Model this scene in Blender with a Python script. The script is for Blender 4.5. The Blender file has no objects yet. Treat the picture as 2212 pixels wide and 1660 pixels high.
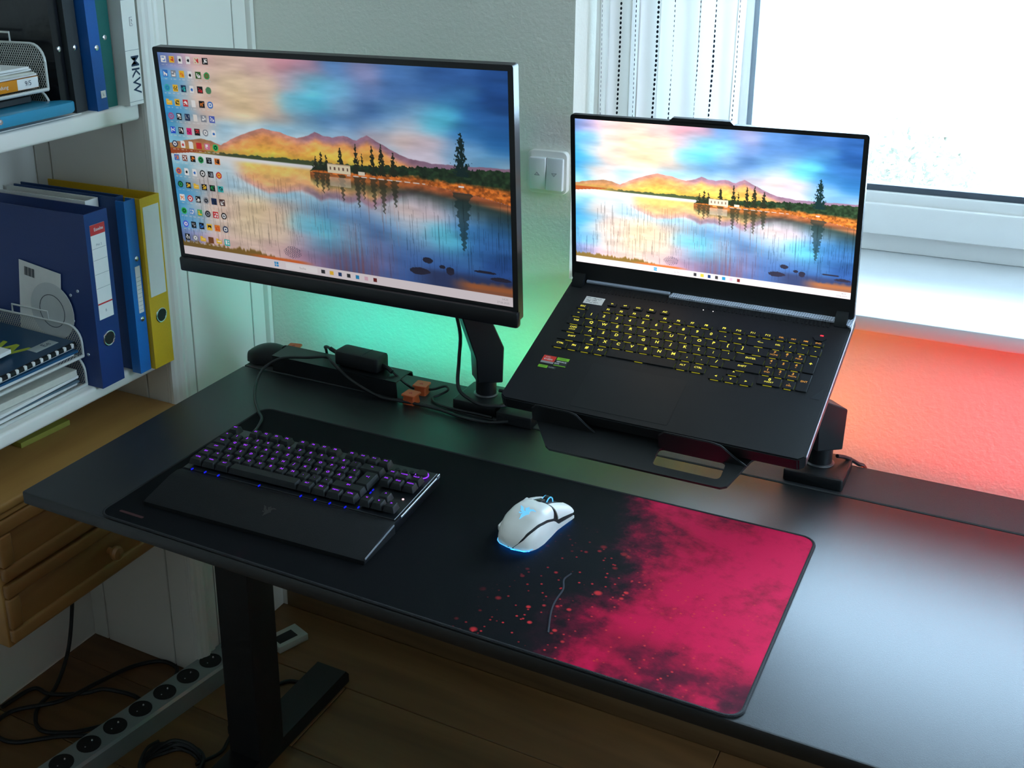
import bpy, bmesh, math, random
import numpy as np
from mathutils import Matrix, Vector

# ------------------------------------------------------------------ camera, world, exposure
H = 0.684                       # desk top above the floor; the scene is laid out with z = 0 on the desk top, lifted by H at the end
sc = bpy.context.scene
cam_d = bpy.data.cameras.new('camera'); cam = bpy.data.objects.new('camera', cam_d)
sc.collection.objects.link(cam); sc.camera = cam
CAM = Vector((1.24934, -1.01072, 0.81446 + H))
RT = Vector((0.8608, 0.5081, -0.0276)); FW = Vector((-0.4899, 0.8128, -0.3152)).normalized()
RT = (RT - FW * RT.dot(FW)).normalized(); UP = RT.cross(FW)
cam.matrix_world = Matrix(((RT.x, UP.x, -FW.x, CAM.x), (RT.y, UP.y, -FW.y, CAM.y), (RT.z, UP.z, -FW.z, CAM.z), (0, 0, 0, 1)))
cam_d.sensor_fit = 'HORIZONTAL'; cam_d.sensor_width = 36.0; cam_d.lens = 2466.82 / 2212 * 36
cam_d.shift_x = (1106 - 833.55) / 2212; cam_d.shift_y = (605.41 - 830) / 2212
cam_d.clip_start = 0.02

SKY = 29.0
w = bpy.data.worlds.new('overcast_sky'); sc.world = w; w.use_nodes = True
bgn = w.node_tree.nodes['Background']
bgn.inputs[0].default_value = (0.52, 0.755, 1.0, 1); bgn.inputs[1].default_value = SKY
sc.view_settings.view_transform = 'Standard'; sc.view_settings.look = 'None'
sc.view_settings.exposure = 0.0; sc.view_settings.gamma = 1.0; sc.view_settings.use_curve_mapping = False
sc.cycles.use_denoising = True
sc.cycles.max_bounces = 7; sc.cycles.diffuse_bounces = 4; sc.cycles.glossy_bounces = 3; sc.cycles.transmission_bounces = 4
sc.cycles.use_adaptive_sampling = True; sc.cycles.adaptive_threshold = 0.03
sc.cycles.transparent_max_bounces = 12
sc.cycles.sample_clamp_indirect = 8.0
# light portals in the window opening (it only guides sampling of the sky)
def portal(name, loc, rot, sx, sy):
    l = bpy.data.lights.new(name, 'AREA'); l.shape = 'RECTANGLE'; l.size = sx; l.size_y = sy
    l.cycles.is_portal = True
    o = bpy.data.objects.new(name, l); sc.collection.objects.link(o)
    o.location = loc; o.rotation_euler = rot
    return o
portal('fill_window_portal', (3.12, 0.28, 0.95 + H), (0, math.radians(90), 0), 0.9, 0.76)
portal('window_portal', (1.36, 1.16, 0.83 + H), (math.radians(-90), 0, 0), 1.66, 1.26)

# ------------------------------------------------------------------ materials
MATS = {}
def nodes(m):
    m.use_nodes = True
    nt = m.node_tree
    return nt, nt.nodes, nt.links, nt.nodes.get('Principled BSDF')
def M(name, col, rough=0.5, metal=0.0, vary=0.08, scale=40.0, bump=0.0, bscale=200.0, spec=0.5, emit=None, es=0.0, sheen=0.0, coat=0.0):
    if name in MATS: return MATS[name]
    m = bpy.data.materials.new(name); nt, N, L, p = nodes(m)
    tc = N.new('ShaderNodeTexCoord'); nz = N.new('ShaderNodeTexNoise'); nz.inputs['Scale'].default_value = scale; nz.inputs['Detail'].default_value = 4
    L.new(tc.outputs['Object'], nz.inputs['Vector'])
    mx = N.new('ShaderNodeMix'); mx.data_type = 'RGBA'
    mx.inputs[6].default_value = tuple(c * (1 - vary) for c in col) + (1,)
    mx.inputs[7].default_value = tuple(min(1, c * (1 + vary)) for c in col) + (1,)
    L.new(nz.outputs['Fac'], mx.inputs[0]); L.new(mx.outputs[2], p.inputs['Base Color'])
    p.inputs['Roughness'].default_value = rough; p.inputs['Metallic'].default_value = metal
    p.inputs['Specular IOR Level'].default_value = spec
    if sheen: p.inputs['Sheen Weight'].default_value = sheen
    if coat: p.inputs['Coat Weight'].default_value = coat
    if bump:
        n2 = N.new('ShaderNodeTexNoise'); n2.inputs['Scale'].default_value = bscale; n2.inputs['Detail'].default_value = 3
        L.new(tc.outputs['Object'], n2.inputs['Vector'])
        b = N.new('ShaderNodeBump'); b.inputs['Strength'].default_value = bump; b.inputs['Distance'].default_value = 0.002
        L.new(n2.outputs['Fac'], b.inputs['Height']); L.new(b.outputs['Normal'], p.inputs['Normal'])
    if emit:
        p.inputs['Emission Color'].default_value = tuple(emit) + (1,); p.inputs['Emission Strength'].default_value = es
    MATS[name] = m
    return m
def WOOD(name, c1, c2, rough=0.45, axis='X', s=9.0):
    if name in MATS: return MATS[name]
    m = bpy.data.materials.new(name); nt, N, L, p = nodes(m)
    tc = N.new('ShaderNodeTexCoord'); mp = N.new('ShaderNodeMapping')
    sv = {'X': (0.7, s, s), 'Y': (s, 0.7, s), 'Z': (s, s, 0.7)}[axis]
    mp.inputs['Scale'].default_value = sv
    inf = N.new('ShaderNodeObjectInfo')
    L.new(tc.outputs['Object'], mp.inputs['Vector'])
    ml = N.new('ShaderNodeVectorMath'); ml.operation = 'ADD'
    sx = N.new('ShaderNodeCombineXYZ'); mm = N.new('ShaderNodeMath'); mm.operation = 'MULTIPLY'; mm.inputs[1].default_value = 37.0
    L.new(inf.outputs['Random'], mm.inputs[0])
    for i in range(3): L.new(mm.outputs[0], sx.inputs[i])
    L.new(mp.outputs['Vector'], ml.inputs[0]); L.new(sx.outputs[0], ml.inputs[1])
    nz = N.new('ShaderNodeTexNoise'); nz.inputs['Scale'].default_value = 2.2; nz.inputs['Detail'].default_value = 7; nz.inputs['Distortion'].default_value = 0.6
    L.new(ml.outputs[0], nz.inputs['Vector'])
    cr = N.new('ShaderNodeValToRGB'); cr.color_ramp.elements[0].position = 0.3; cr.color_ramp.elements[1].position = 0.72
    cr.color_ramp.elements[0].color = tuple(c1) + (1,); cr.color_ramp.elements[1].color = tuple(c2) + (1,)
    L.new(nz.outputs['Fac'], cr.inputs[0]); L.new(cr.outputs[0], p.inputs['Base Color'])
    p.inputs['Roughness'].default_value = rough
    b = N.new('ShaderNodeBump'); b.inputs['Strength'].default_value = 0.12; b.inputs['Distance'].default_value = 0.001
    L.new(nz.outputs['Fac'], b.inputs['Height']); L.new(b.outputs['Normal'], p.inputs['Normal'])
    MATS[name] = m
    return m
def EMIT(name, col, s):
    if name in MATS: return MATS[name]
    m = bpy.data.materials.new(name); nt, N, L, p = nodes(m)
    N.remove(p); e = N.new('ShaderNodeEmission'); e.inputs[0].default_value = tuple(col) + (1,); e.inputs[1].default_value = s
    L.new(e.outputs[0], N['Material Output'].inputs[0])
    if 'underglow' not in name: m.cycles.emission_sampling = 'NONE'
    MATS[name] = m
    return m

# ------------------------------------------------------------------ mesh helpers
COL = sc.collection
def addbox(bm, c, s, bev=0.0, seg=2, rot=None):
    vs = []
    for k in range(8):
        v = Vector(((k & 1) - .5, ((k >> 1) & 1) - .5, ((k >> 2) & 1) - .5))
        v = Vector((v.x * s[0], v.y * s[1], v.z * s[2]))
        vs.append(v)
    mt = Matrix.Translation(c) @ (rot.to_4x4() if rot is not None else Matrix.Identity(4))
    bv = [bm.verts.new(mt @ v) for v in vs]
    fs = [bm.faces.new([bv[i] for i in f]) for f in ((0, 2, 3, 1), (4, 5, 7, 6), (0, 1, 5, 4), (2, 6, 7, 3), (0, 4, 6, 2), (1, 3, 7, 5))]
    if bev > 0:
        es = list({e for f in fs for e in f.edges})
        bmesh.ops.bevel(bm, geom=es, offset=bev, segments=seg, affect='EDGES', profile=0.5)
def addprism(bm, poly, h0, h1, axes='xy'):
    """extrude a 2-D polygon between two heights; axes says which plane the polygon is in"""
    def P(a, b, h):
        return {'xy': (a, b, h), 'xz': (a, h, b), 'yz': (h, a, b)}[axes]
    A = [bm.verts.new(P(a, b, h0)) for a, b in poly]; B = [bm.verts.new(P(a, b, h1)) for a, b in poly]
    n = len(poly)
    fs = [bm.faces.new(A[::-1]), bm.faces.new(B)] + [bm.faces.new((A[i], A[(i + 1) % n], B[(i + 1) % n], B[i])) for i in range(n)]
    bmesh.ops.recalc_face_normals(bm, faces=fs)
    return fs
def addlathe(bm, prof, c=(0, 0, 0), n=24, axis='z'):
    rings = []
    for r, z in prof:
        ring = []
        for k in range(n):
            a = 2 * math.pi * k / n; x, y = r * math.cos(a), r * math.sin(a)
            p = {'z': (x, y, z), 'y': (x, z, y), 'x': (z, x, y)}[axis]
            ring.append(bm.verts.new((p[0] + c[0], p[1] + c[1], p[2] + c[2])))
        rings.append(ring)
    fs = []
    for a, b in zip(rings, rings[1:]):
        for k in range(n): fs.append(bm.faces.new((a[k], a[(k + 1) % n], b[(k + 1) % n], b[k])))
    fs.append(bm.faces.new(rings[0][::-1])); fs.append(bm.faces.new(rings[-1]))
    bmesh.ops.recalc_face_normals(bm, faces=fs)
def catmull(pts, per=8):
    P = [Vector(p) for p in pts]; P = [2 * P[0] - P[1]] + P + [2 * P[-1] - P[-2]]
    out = []
    for i in range(1, len(P) - 2):
        for k in range(per):
            t = k / per; a, b, c, d = P[i - 1], P[i], P[i + 1], P[i + 2]
            out.append(0.5 * ((2 * b) + (c - a) * t + (2 * a - 5 * b + 4 * c - d) * t * t + (3 * b - a - 3 * c + d) * t ** 3))
    out.append(P[-2])
    return out
def addtube(bm, pts, r, n=8, smooth=True, per=8):
    path = catmull(pts, per) if smooth else [Vector(p) for p in pts]
    rings = []; up = Vector((0.13, 0.21, 0.97))
    for i, p in enumerate(path):
        t = (path[min(i + 1, len(path) - 1)] - path[max(i - 1, 0)]).normalized()
        a = t.cross(up)
        if a.length < 1e-3: a = t.cross(Vector((1, 0, 0)))
        a.normalize(); b = t.cross(a)
        rings.append([bm.verts.new(p + r * (a * math.cos(2 * math.pi * k / n) + b * math.sin(2 * math.pi * k / n))) for k in range(n)])
    fs = []
    for A, B in zip(rings, rings[1:]):
        for k in range(n): fs.append(bm.faces.new((A[k], A[(k + 1) % n], B[(k + 1) % n], B[k])))
    fs.append(bm.faces.new(rings[0][::-1])); fs.append(bm.faces.new(rings[-1]))
    bmesh.ops.recalc_face_normals(bm, faces=fs)
def rrect(x0, y0, x1, y1, r, n=5):
    out = []
    for cx, cy, a0 in ((x1 - r, y1 - r, 0), (x0 + r, y1 - r, 90), (x0 + r, y0 + r, 180), (x1 - r, y0 + r, 270)):
        for k in range(n + 1):
            a = math.radians(a0 + 90 * k / n); out.append((cx + r * math.cos(a), cy + r * math.sin(a)))
    return out
def smooth_by_angle(me, ang=35):
    me.polygons.foreach_set('use_smooth', [True] * len(me.polygons))
    try: me.set_sharp_from_angle(angle=math.radians(ang))
    except Exception: pass
def finish(bm, name, smooth=True):
    me = bpy.data.meshes.new(name); bm.to_mesh(me); bm.free()
    if smooth: smooth_by_angle(me)
    return me
def link(name, me, mat=None, parent=None):
    o = bpy.data.objects.new(name, me); COL.objects.link(o)
    if me is not None and mat is not None and not me.materials: me.materials.append(mat)
    if parent: o.parent = parent
    return o
def obj(name, bm, mat, parent=None, smooth=True):
    return link(name, finish(bm, name, smooth), mat, parent)
def tag(o, label, cat, group=None):
    o['label'] = label; o['category'] = cat
    if group: o['group'] = group
    return o
def struct(o, label=None):
    o['kind'] = 'structure'
    if label: o['label'] = label
    return o
def thing(name, label, cat, loc=(0, 0, 0), rot=(0, 0, 0), group=None, frame=None):
    o = bpy.data.objects.new(name, None); COL.objects.link(o); o.empty_display_size = 0.05
    if frame is not None: o.matrix_world = frame
    else: o.location = loc; o.rotation_euler = rot
    return tag(o, label, cat, group)
def box(name, c, s, mat, parent=None, bev=0.0, seg=2, rot=None):
    bm = bmesh.new(); addbox(bm, c, s, bev, seg, rot); return obj(name, bm, mat, parent)
def prism(name, poly, h0, h1, mat, parent=None, axes='xy', bev=0.0):
    bm = bmesh.new(); fs = addprism(bm, poly, h0, h1, axes)
    if bev:
        es = [e for f in fs[:2] for e in f.edges]
        bmesh.ops.bevel(bm, geom=es, offset=bev, segments=2, affect='EDGES', profile=0.5)
    return obj(name, bm, mat, parent)
def lathe(name, prof, mat, parent=None, c=(0, 0, 0), n=24, axis='z'):
    bm = bmesh.new(); addlathe(bm, prof, c, n, axis); return obj(name, bm, mat, parent)
def tube(name, pts, r, mat, parent=None, n=8, smooth=True, per=8):
    bm = bmesh.new(); addtube(bm, pts, r, n, smooth, per); return obj(name, bm, mat, parent)
TXT = {}
def textmesh(s, size, bold=0.0, align='CENTER'):
    k = (s, size, bold, align)
    if k in TXT: return TXT[k]
    cu = bpy.data.curves.new('lettering', 'FONT'); cu.body = s; cu.size = size; cu.align_x = align; cu.align_y = 'CENTER'; cu.offset = bold; cu.resolution_u = 2
    o = bpy.data.objects.new('lettering', cu); COL.objects.link(o)
    dg = bpy.context.evaluated_depsgraph_get()
    me = bpy.data.meshes.new_from_object(o.evaluated_get(dg))
    bpy.data.objects.remove(o); bpy.data.curves.remove(cu)
    TXT[k] = me
    return me
def text(name, s, size, mat, parent, origin, ax=(1, 0, 0), ay=(0, 1, 0), bold=0.0, align='CENTER'):
    me = textmesh(s, size, bold, align)
    if me.materials and me.materials[0] != mat: me = me.copy(); me.materials.clear()
    o = link(name, me, mat, parent)
    ax = Vector(ax).normalized(); ay = Vector(ay).normalized(); az = ax.cross(ay)
    o.matrix_local = Matrix(((ax.x, ay.x, az.x, origin[0]), (ax.y, ay.y, az.y, origin[1]), (ax.z, ay.z, az.z, origin[2]), (0, 0, 0, 1)))
    return o
def frame(o, x, y, z):
    return Matrix(((x.x, y.x, z.x, o.x), (x.y, y.y, z.y, o.y), (x.z, y.z, z.z, o.z), (0, 0, 0, 1)))
def rotvec(v):
    v = Vector(v); return Matrix.Rotation(v.length, 3, v.normalized())

# ------------------------------------------------------------------ common materials
wallp = M('white_plaster', (0.86, 0.83, 0.74), 0.85, vary=0.03, scale=6, bump=0.55, bscale=160)
paint = M('white_gloss_paint', (0.87, 0.83, 0.76), 0.35, vary=0.02, scale=5, bump=0.05, bscale=90)
upvc = M('white_window_plastic', (0.90, 0.87, 0.83), 0.25, vary=0.01)
sillm = M('white_sill_laminate', (0.84, 0.85, 0.86), 0.3, vary=0.02)
rubber = M('dark_rubber_gasket', (0.07, 0.085, 0.11), 0.5)
blk = M('black_satin_plastic', (0.008, 0.009, 0.010), 0.45, vary=0.1, spec=.35)
blkm = M('black_coated_metal', (0.008, 0.009, 0.010), 0.40, metal=0.0, vary=0.1)
blkd = M('matt_black_plastic', (0.008, 0.008, 0.009), 0.6)
chrome = M('bright_steel', (0.75, 0.76, 0.78), 0.22, metal=1.0, vary=0.03)
alu = M('brushed_grey_metal', (0.50, 0.53, 0.58), 0.35, metal=0.6, vary=0.05)
rubbercable = M('black_cable_rubber', (0.010, 0.010, 0.011), 0.5)
paper = M('white_paper', (0.86, 0.84, 0.80), 0.8, vary=0.04, scale=60)
paper2 = M('cream_paper', (0.66, 0.64, 0.55), 0.85, vary=0.1, scale=120)
ink = M('dark_print', (0.02, 0.03, 0.05), 0.7)

# ------------------------------------------------------------------ room shell
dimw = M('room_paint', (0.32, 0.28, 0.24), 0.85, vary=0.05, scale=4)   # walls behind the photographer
YW = 0.772                      # room face of the wall behind the desk
X0, X1, Y0, ZF, ZC = -0.41, 3.0, -2.9, -H, 1.74
WX0, WX1, WZ0, WZ1, WD = 0.548, 2.2, 0.18, 1.46, 0.36   # window opening
def shell(name, boxes, mat):
    bm = bmesh.new()
    for a, b in boxes:
        addbox(bm, tuple((a[i] + b[i]) / 2 for i in range(3)), tuple(b[i] - a[i] for i in range(3)))
    return struct(obj(name, bm, mat, smooth=False))
shell('wall_back', [((-0.6, YW, ZF), (WX0, YW + WD, ZC)), ((WX1, YW, ZF), (X1 + .1, YW + WD, ZC)),
                    ((WX0, YW, ZF), (WX1, YW + WD, WZ0)), ((WX0, YW, WZ1), (WX1, YW + WD, ZC))], wallp)
shell('wall_left', [((X0 - .1, Y0 - .1, ZF), (X0, 0.60, ZC))], paint)
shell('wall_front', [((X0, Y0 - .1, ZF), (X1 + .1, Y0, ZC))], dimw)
SW = (-0.10, 0.66, 0.50, 1.40)     # unseen window added in the right-hand wall to brighten the shelves
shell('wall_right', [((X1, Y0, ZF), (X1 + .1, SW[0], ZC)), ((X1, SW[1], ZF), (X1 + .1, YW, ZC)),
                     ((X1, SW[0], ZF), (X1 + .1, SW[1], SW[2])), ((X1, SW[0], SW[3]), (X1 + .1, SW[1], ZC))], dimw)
shell('ceiling', [((X0 - .1, Y0 - .1, ZC), (X1 + .1, YW + WD, ZC + .1))], wallp)
flo = shell('floor', [((X0 - .1, Y0 - .1, ZF - .1), (X1 + .1, YW + WD, ZF - .010))], M('subfloor_shadow_gap', (0.03, 0.02, 0.012), 0.9))
oakf = WOOD('brown_oak_laminate', (0.120, 0.056, 0.020), (0.230, 0.112, 0.040), 0.38, 'X', 7)
random.seed(4)
pl_me = {}
PW = 0.192
ky = 0; yy = YW
while yy > Y0:
    y1 = yy; y0 = max(Y0, yy - PW + .0015)
    xs = X0 + [0, -.7, -.35, -.95, -.15][ky % 5]
    while xs < X1:
        a, b = max(X0, xs), min(X1, xs + 1.28 - .0015)
        if b - a > .02:
            key = (round(b - a, 3), round(y1 - y0, 3))
            if key not in pl_me:
                bm = bmesh.new(); addbox(bm, (0, 0, -.005), (b - a, y1 - y0, .010), .0012, 1); pl_me[key] = finish(bm, 'floor_plank', False); pl_me[key].materials.append(oakf)
            o = link('floor_plank', pl_me[key], None, flo); o.location = ((a + b) / 2, (y0 + y1) / 2, ZF)
        xs += 1.28
    yy -= PW; ky += 1
# tongue-and-groove boards: the niche end (faces the camera) and the section beside the desk (faces right)
bw = struct(box('wall_side', ((X0 - .11) / 2, 0.490, (ZF + ZC) / 2), (-X0 - .11 - .004, .02, ZC - ZF), M('dark_groove', (0.05, 0.035, 0.025), 0.9)))
for a, b in ((-0.408, -0.369), (-0.366, -0.1815), (-0.1785, -0.1275)):
    box('board', ((a + b) / 2, 0.4755, (ZF + ZC) / 2), (b - a, .011, ZC - ZF - .002), paint, bw, .0012, 1)
bw2 = struct(box('wall_panelled', (-.130, .64, (ZF + ZC) / 2), (.02, .262, ZC - ZF), MATS['dark_groove']))
for a, b in ((0.512, 0.5305), (0.5335, 0.7155), (0.7185, 0.758)):
    box('board', (-.1155, (a + b) / 2, (ZF + ZC) / 2), (.011, b - a, ZC - ZF - .002), paint, bw2, .0012, 1)
# moulded corner post between them, and the slim cover strip in the far corner
bm = bmesh.new()
prof = [(-.1265, .4685), (-.122, .4685), (-.118, .4655), (-.112, .4655), (-.108, .4705), (-.1065, .476), (-.103, .481), (-.1005, .488), (-.1035, .495), (-.1065, .500), (-.1045, .505), (-.1045, .511), (-.1105, .5115), (-.1265, .5115)]
addprism(bm, prof, ZF, ZC); struct(obj('trim_1', bm, paint, None, False))
struct(box('trim_2', (-.110, .7645, (ZF + ZC) / 2), (.022, .013, ZC - ZF), paint, bev=.003))
struct(box('baseboard_back', ((-.10 + X1) / 2, YW - .008, ZF + .028), (X1 + .10, .014, .056), WOOD('oak_skirting', (0.16, 0.09, 0.04), (0.30, 0.18, 0.085), 0.4, 'X', 8), bev=.004))

# ------------------------------------------------------------------ window, sill, glass
win = struct(bpy.data.objects.new('window_1', None)); COL.objects.link(win); win.location = (1.37, 1.09, WZ0)
def wbox(name, a, b, mat, bev=.003):
    o = box(name, tuple((a[i] + b[i]) / 2 - win.location[i] for i in range(3)), tuple(b[i] - a[i] for i in range(3)), mat, win, bev); return o
ZS = 0.2025
wbox('sill', (WX0 + .03, .735, .1775), (WX1 + .03, 1.115, ZS), sillm, .004)
GX0, GX1, GZ0, GZ1 = 0.767, 1.95, 0.322, 1.36
# fixed frame
wbox('frame_bottom', (WX0, 1.09, ZS), (WX1, 1.16, .250), upvc); wbox('frame_left', (WX0, 1.09, ZS), (WX0 + .10, 1.16, WZ1), upvc)
wbox('frame_right', (WX1 - .10, 1.09, ZS), (WX1, 1.16, WZ1), upvc); wbox('frame_top', (WX0, 1.09, WZ1 - .06), (WX1, 1.16, WZ1), upvc)
# opening sash with its stepped bead
sash = wbox('sash', (GX0 - .095, 1.068, .2385), (GX1 + .095, 1.13, .293), upvc, .004)
for nm, a, b in (('sash_left', (GX0 - .095, 1.068, .2385), (GX0 - .022, 1.13, GZ1 + .09)), ('sash_right', (GX1 + .022, 1.068, .2385), (GX1 + .095, 1.13, GZ1 + .09)), ('sash_top', (GX0 - .095, 1.068, GZ1 + .022), (GX1 + .095, 1.13, GZ1 + .09)),
                 ('bead_bottom', (GX0 - .022, 1.078, .290), (GX1 + .022, 1.12, .3115)), ('bead_left', (GX0 - .024, 1.078, .290), (GX0 - .009, 1.12, GZ1 + .022)), ('bead_right', (GX1 + .009, 1.078, .290), (GX1 + .024, 1.12, GZ1 + .022))):
    wbox(nm, a, b, upvc)
wbox('gasket_bottom', (GX0 - .01, 1.088, .3105), (GX1 + .01, 1.112, .3225), rubber, .001); wbox('gasket_left', (GX0 - .010, 1.088, .3105), (GX0, 1.112, GZ1 + .01), M('glare_lightened_gasket', (.22, .26, .30), .5), .001)  # left gasket: same rubber, with the window glare put into a lighter colour
wbox('gasket_right', (GX1, 1.088, .3105), (GX1 + .010, 1.112, GZ1 + .01), rubber, .001)
gm = bpy.data.materials.new('window_glass'); nt, N, L, p = nodes(gm); N.remove(p)
tr = N.new('ShaderNodeBsdfTransparent'); tr.inputs[0].default_value = (.97, .985, .98, 1); gl = N.new('ShaderNodeBsdfGlossy'); gl.inputs['Roughness'].default_value = 0.01
fr = N.new('ShaderNodeFresnel'); fr.inputs[0].default_value = 1.45; ms = N.new('ShaderNodeMixShader')
L.new(fr.outputs[0], ms.inputs[0]); L.new(tr.outputs[0], ms.inputs[1]); L.new(gl.outputs[0], ms.inputs[2]); L.new(ms.outputs[0], N['Material Output'].inputs[0])
wbox('glass_pane', (GX0 - .005, 1.099, .315), (GX1 + .005, 1.103, GZ1 + .006), gm, 0)
# added fill window (right-hand wall), put in only for its daylight
fill_win = struct(bpy.data.objects.new('added_fill_window', None)); COL.objects.link(fill_win); fill_win.location = (X1, (SW[0] + SW[1]) / 2, SW[2])
cy2, hz2 = (SW[1] - SW[0]), (SW[3] - SW[2])
for nm, c, s in (('frame_bottom', (.05, 0, .03), (.06, cy2, .06)), ('frame_top', (.05, 0, hz2 - .03), (.06, cy2, .06)), ('frame_side', (.05, cy2 / 2 - .03, hz2 / 2), (.06, .06, hz2 - .12)), ('frame_side', (.05, -cy2 / 2 + .03, hz2 / 2), (.06, .06, hz2 - .12))):
    box(nm, c, s, upvc, fill_win, .003)
box('glass_pane', (.05, 0, hz2 / 2), (.004, cy2 - .12, hz2 - .12), gm, fill_win)
# garden shrub outside, almost lost in the glare
random.seed(9)
sh = thing('garden_shrub', 'pale leafy shrub outside, faint in the glare low in the window', 'shrub', (0.72, 6.2, -3.30))
leafm = M('shrub_leaf', (0.074, 0.068, 0.045), 0.7, vary=0.3, scale=3)
bm = bmesh.new()
for k in range(5000):
    cl = random.choice([(0, 0, 1.9, .75), (-.8, .3, 1.5, .55), (.8, .2, 1.75, .6), (1.5, .1, 1.3, .5), (-.2, 0, 2.45, .4)])
    d = Vector((random.gauss(0, 1), random.gauss(0, 1), random.gauss(0, 1))).normalized() * cl[3] * random.random() ** .4
    c = Vector(cl[:3]) + d; a = Vector((random.gauss(0, 1), random.gauss(0, 1), random.gauss(0, 1))).normalized(); b = a.orthogonal().normalized()
    r = random.uniform(.014, .034)
    bm.faces.new([bm.verts.new(c + a * r), bm.verts.new(c + b * r * .5), bm.verts.new(c - a * r), bm.verts.new(c - b * r * .5)])
fo = obj('foliage', bm, leafm, sh, False); fo['kind'] = 'stuff'
tube('stem', [(0, 0, 0), (.05, 0, .8), (0, .05, 1.7)], .05, M('shrub_bark', (0.2, 0.15, 0.1), 0.9), sh)

# ------------------------------------------------------------------ curtain
def curtain():
    nu, nv = 220, 10
    x0, x1, z0, z1 = 0.553, 0.818, ZS + .004, 1.36
    rs = np.random.RandomState(3)
    us = np.linspace(0, 1, nu + 1)
    ph = np.cumsum(0.75 + .5 * np.interp(us, np.linspace(0, 1, 14), rs.rand(14))); ph = ph / ph[-1] * 2 * math.pi * 4.5
    amp = .013 + .010 * np.interp(us, np.linspace(0, 1, 12), rs.rand(12))
    verts, uvs = [], []
    for j in range(nv + 1):
        t = j / nv
        xs = x0 + (x1 - x0) * us + .006 * np.sin(ph * 2 + .5) * (1 - .3 * t) - .020 * (1 - t) * us
        ys = .832 + amp * np.sin(ph + .5 * math.sin(2.2 * t)) * (1.1 - .25 * t) + .004 * np.sin(3 * ph + 4 * t)
        ln = np.concatenate([[0], np.cumsum(np.hypot(np.diff(xs), np.diff(ys)))])
        for i in range(nu + 1):
            verts.append((xs[i], ys[i], z0 + (z1 - z0) * t)); uvs.append((ln[i], (z1 - z0) * t))
    faces = [(j * (nu + 1) + i, j * (nu + 1) + i + 1, (j + 1) * (nu + 1) + i + 1, (j + 1) * (nu + 1) + i) for j in range(nv) for i in range(nu)]
    me = bpy.data.meshes.new('curtain'); me.from_pydata(verts, [], faces)
    uv = me.uv_layers.new(name='cloth')
    for l in me.loops: uv.data[l.index].uv = uvs[l.vertex_index]
    me.polygons.foreach_set('use_smooth', [True] * len(me.polygons))
    m = bpy.data.materials.new('white_striped_curtain_cloth'); nt, N, L, p = nodes(m); N.remove(p)
    uvn = N.new('ShaderNodeUVMap'); uvn.uv_map = 'cloth'; sep = N.new('ShaderNodeSeparateXYZ'); L.new(uvn.outputs[0], sep.inputs[0])
    def math_(op, a, b=None, c=None):
        n = N.new('ShaderNodeMath'); n.operation = op
        for i, v in enumerate((a, b, c)):
            if v is None: continue
            if isinstance(v, (int, float)): n.inputs[i].default_value = v
            else: L.new(v, n.inputs[i])
        return n.outputs[0]
    per = 0.0535
    a = math_('DIVIDE', sep.outputs[0], per); fa = math_('FRACT', a); ia = math_('FLOOR', a)
    dx = math_('MULTIPLY', math_('SUBTRACT', fa, 0.5), per)
    b = math_('ADD', math_('DIVIDE', sep.outputs[1], 0.0078), math_('MULTIPLY', ia, 0.37)); fb = math_('FRACT', b)
    dz = math_('MULTIPLY', math_('SUBTRACT', fb, 0.5), 0.0078)
    d2 = math_('ADD', math_('POWER', math_('DIVIDE', dx, 0.0020), 2), math_('POWER', math_('DIVIDE', dz, 0.0026), 2))
    dot = math_('LESS_THAN', d2, 1.0)
    wv = N.new('ShaderNodeTexNoise'); wv.inputs['Scale'].default_value = 900; L.new(uvn.outputs[0], wv.inputs[0])
    mx = N.new('ShaderNodeMix'); mx.data_type = 'RGBA'; L.new(dot, mx.inputs[0]); mx.inputs[6].default_value = (.87, .84, .80, 1); mx.inputs[7].default_value = (.012, .013, .018, 1)
    df = N.new('ShaderNodeBsdfDiffuse'); tl = N.new('ShaderNodeBsdfTranslucent'); L.new(mx.outputs[2], df.inputs[0]); L.new(mx.outputs[2], tl.inputs[0])
    bp = N.new('ShaderNodeBump'); bp.inputs['Strength'].default_value = .2; bp.inputs['Distance'].default_value = .001; L.new(wv.outputs[0], bp.inputs['Height']); L.new(bp.outputs[0], df.inputs['Normal'])
    m2 = N.new('ShaderNodeMixShader'); m2.inputs[0].default_value = .27; L.new(df.outputs[0], m2.inputs[1]); L.new(tl.outputs[0], m2.inputs[2])
    L.new(m2.outputs[0], N['Material Output'].inputs[0])
    o = link('curtain', me, m); tag(o, 'gathered white curtain with stripes of black dots beside the window', 'curtain')
curtain()

# ------------------------------------------------------------------ blind switch on the wall
sw = thing('blind_switch', 'white double rocker switch with up and down arrows on the wall', 'switch', (.509, YW, .335))
prism('switch_frame', rrect(-.036, -.003, .036, .071, .010), -.014, 0, paint, sw, 'xz', .002)
swm = M('white_switch_plastic', (0.80, 0.81, 0.80), 0.3, vary=0.02)
gry = M('grey_print', (0.25, 0.26, 0.27), 0.7)
for s_, tilt in ((-1, 4), (1, -4)):
    rk = box('rocker', (0, 0, 0), (.0305, .010, .056), swm, sw, .0025); rk.location = (s_ * .0155, -.0155, .032); rk.rotation_euler = (math.radians(tilt), 0, 0)
    bm = bmesh.new(); q = [Vector((-.0045, -.0053, -s_ * -.0022)), Vector((.0045, -.0053, -s_ * -.0022)), Vector((0, -.0053, -s_ * .0030))]
    for i in range(3): addtube(bm, [q[i], q[(i + 1) % 3]], .00035, 5, False)
    obj('arrow_mark', bm, gry, rk)

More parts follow.
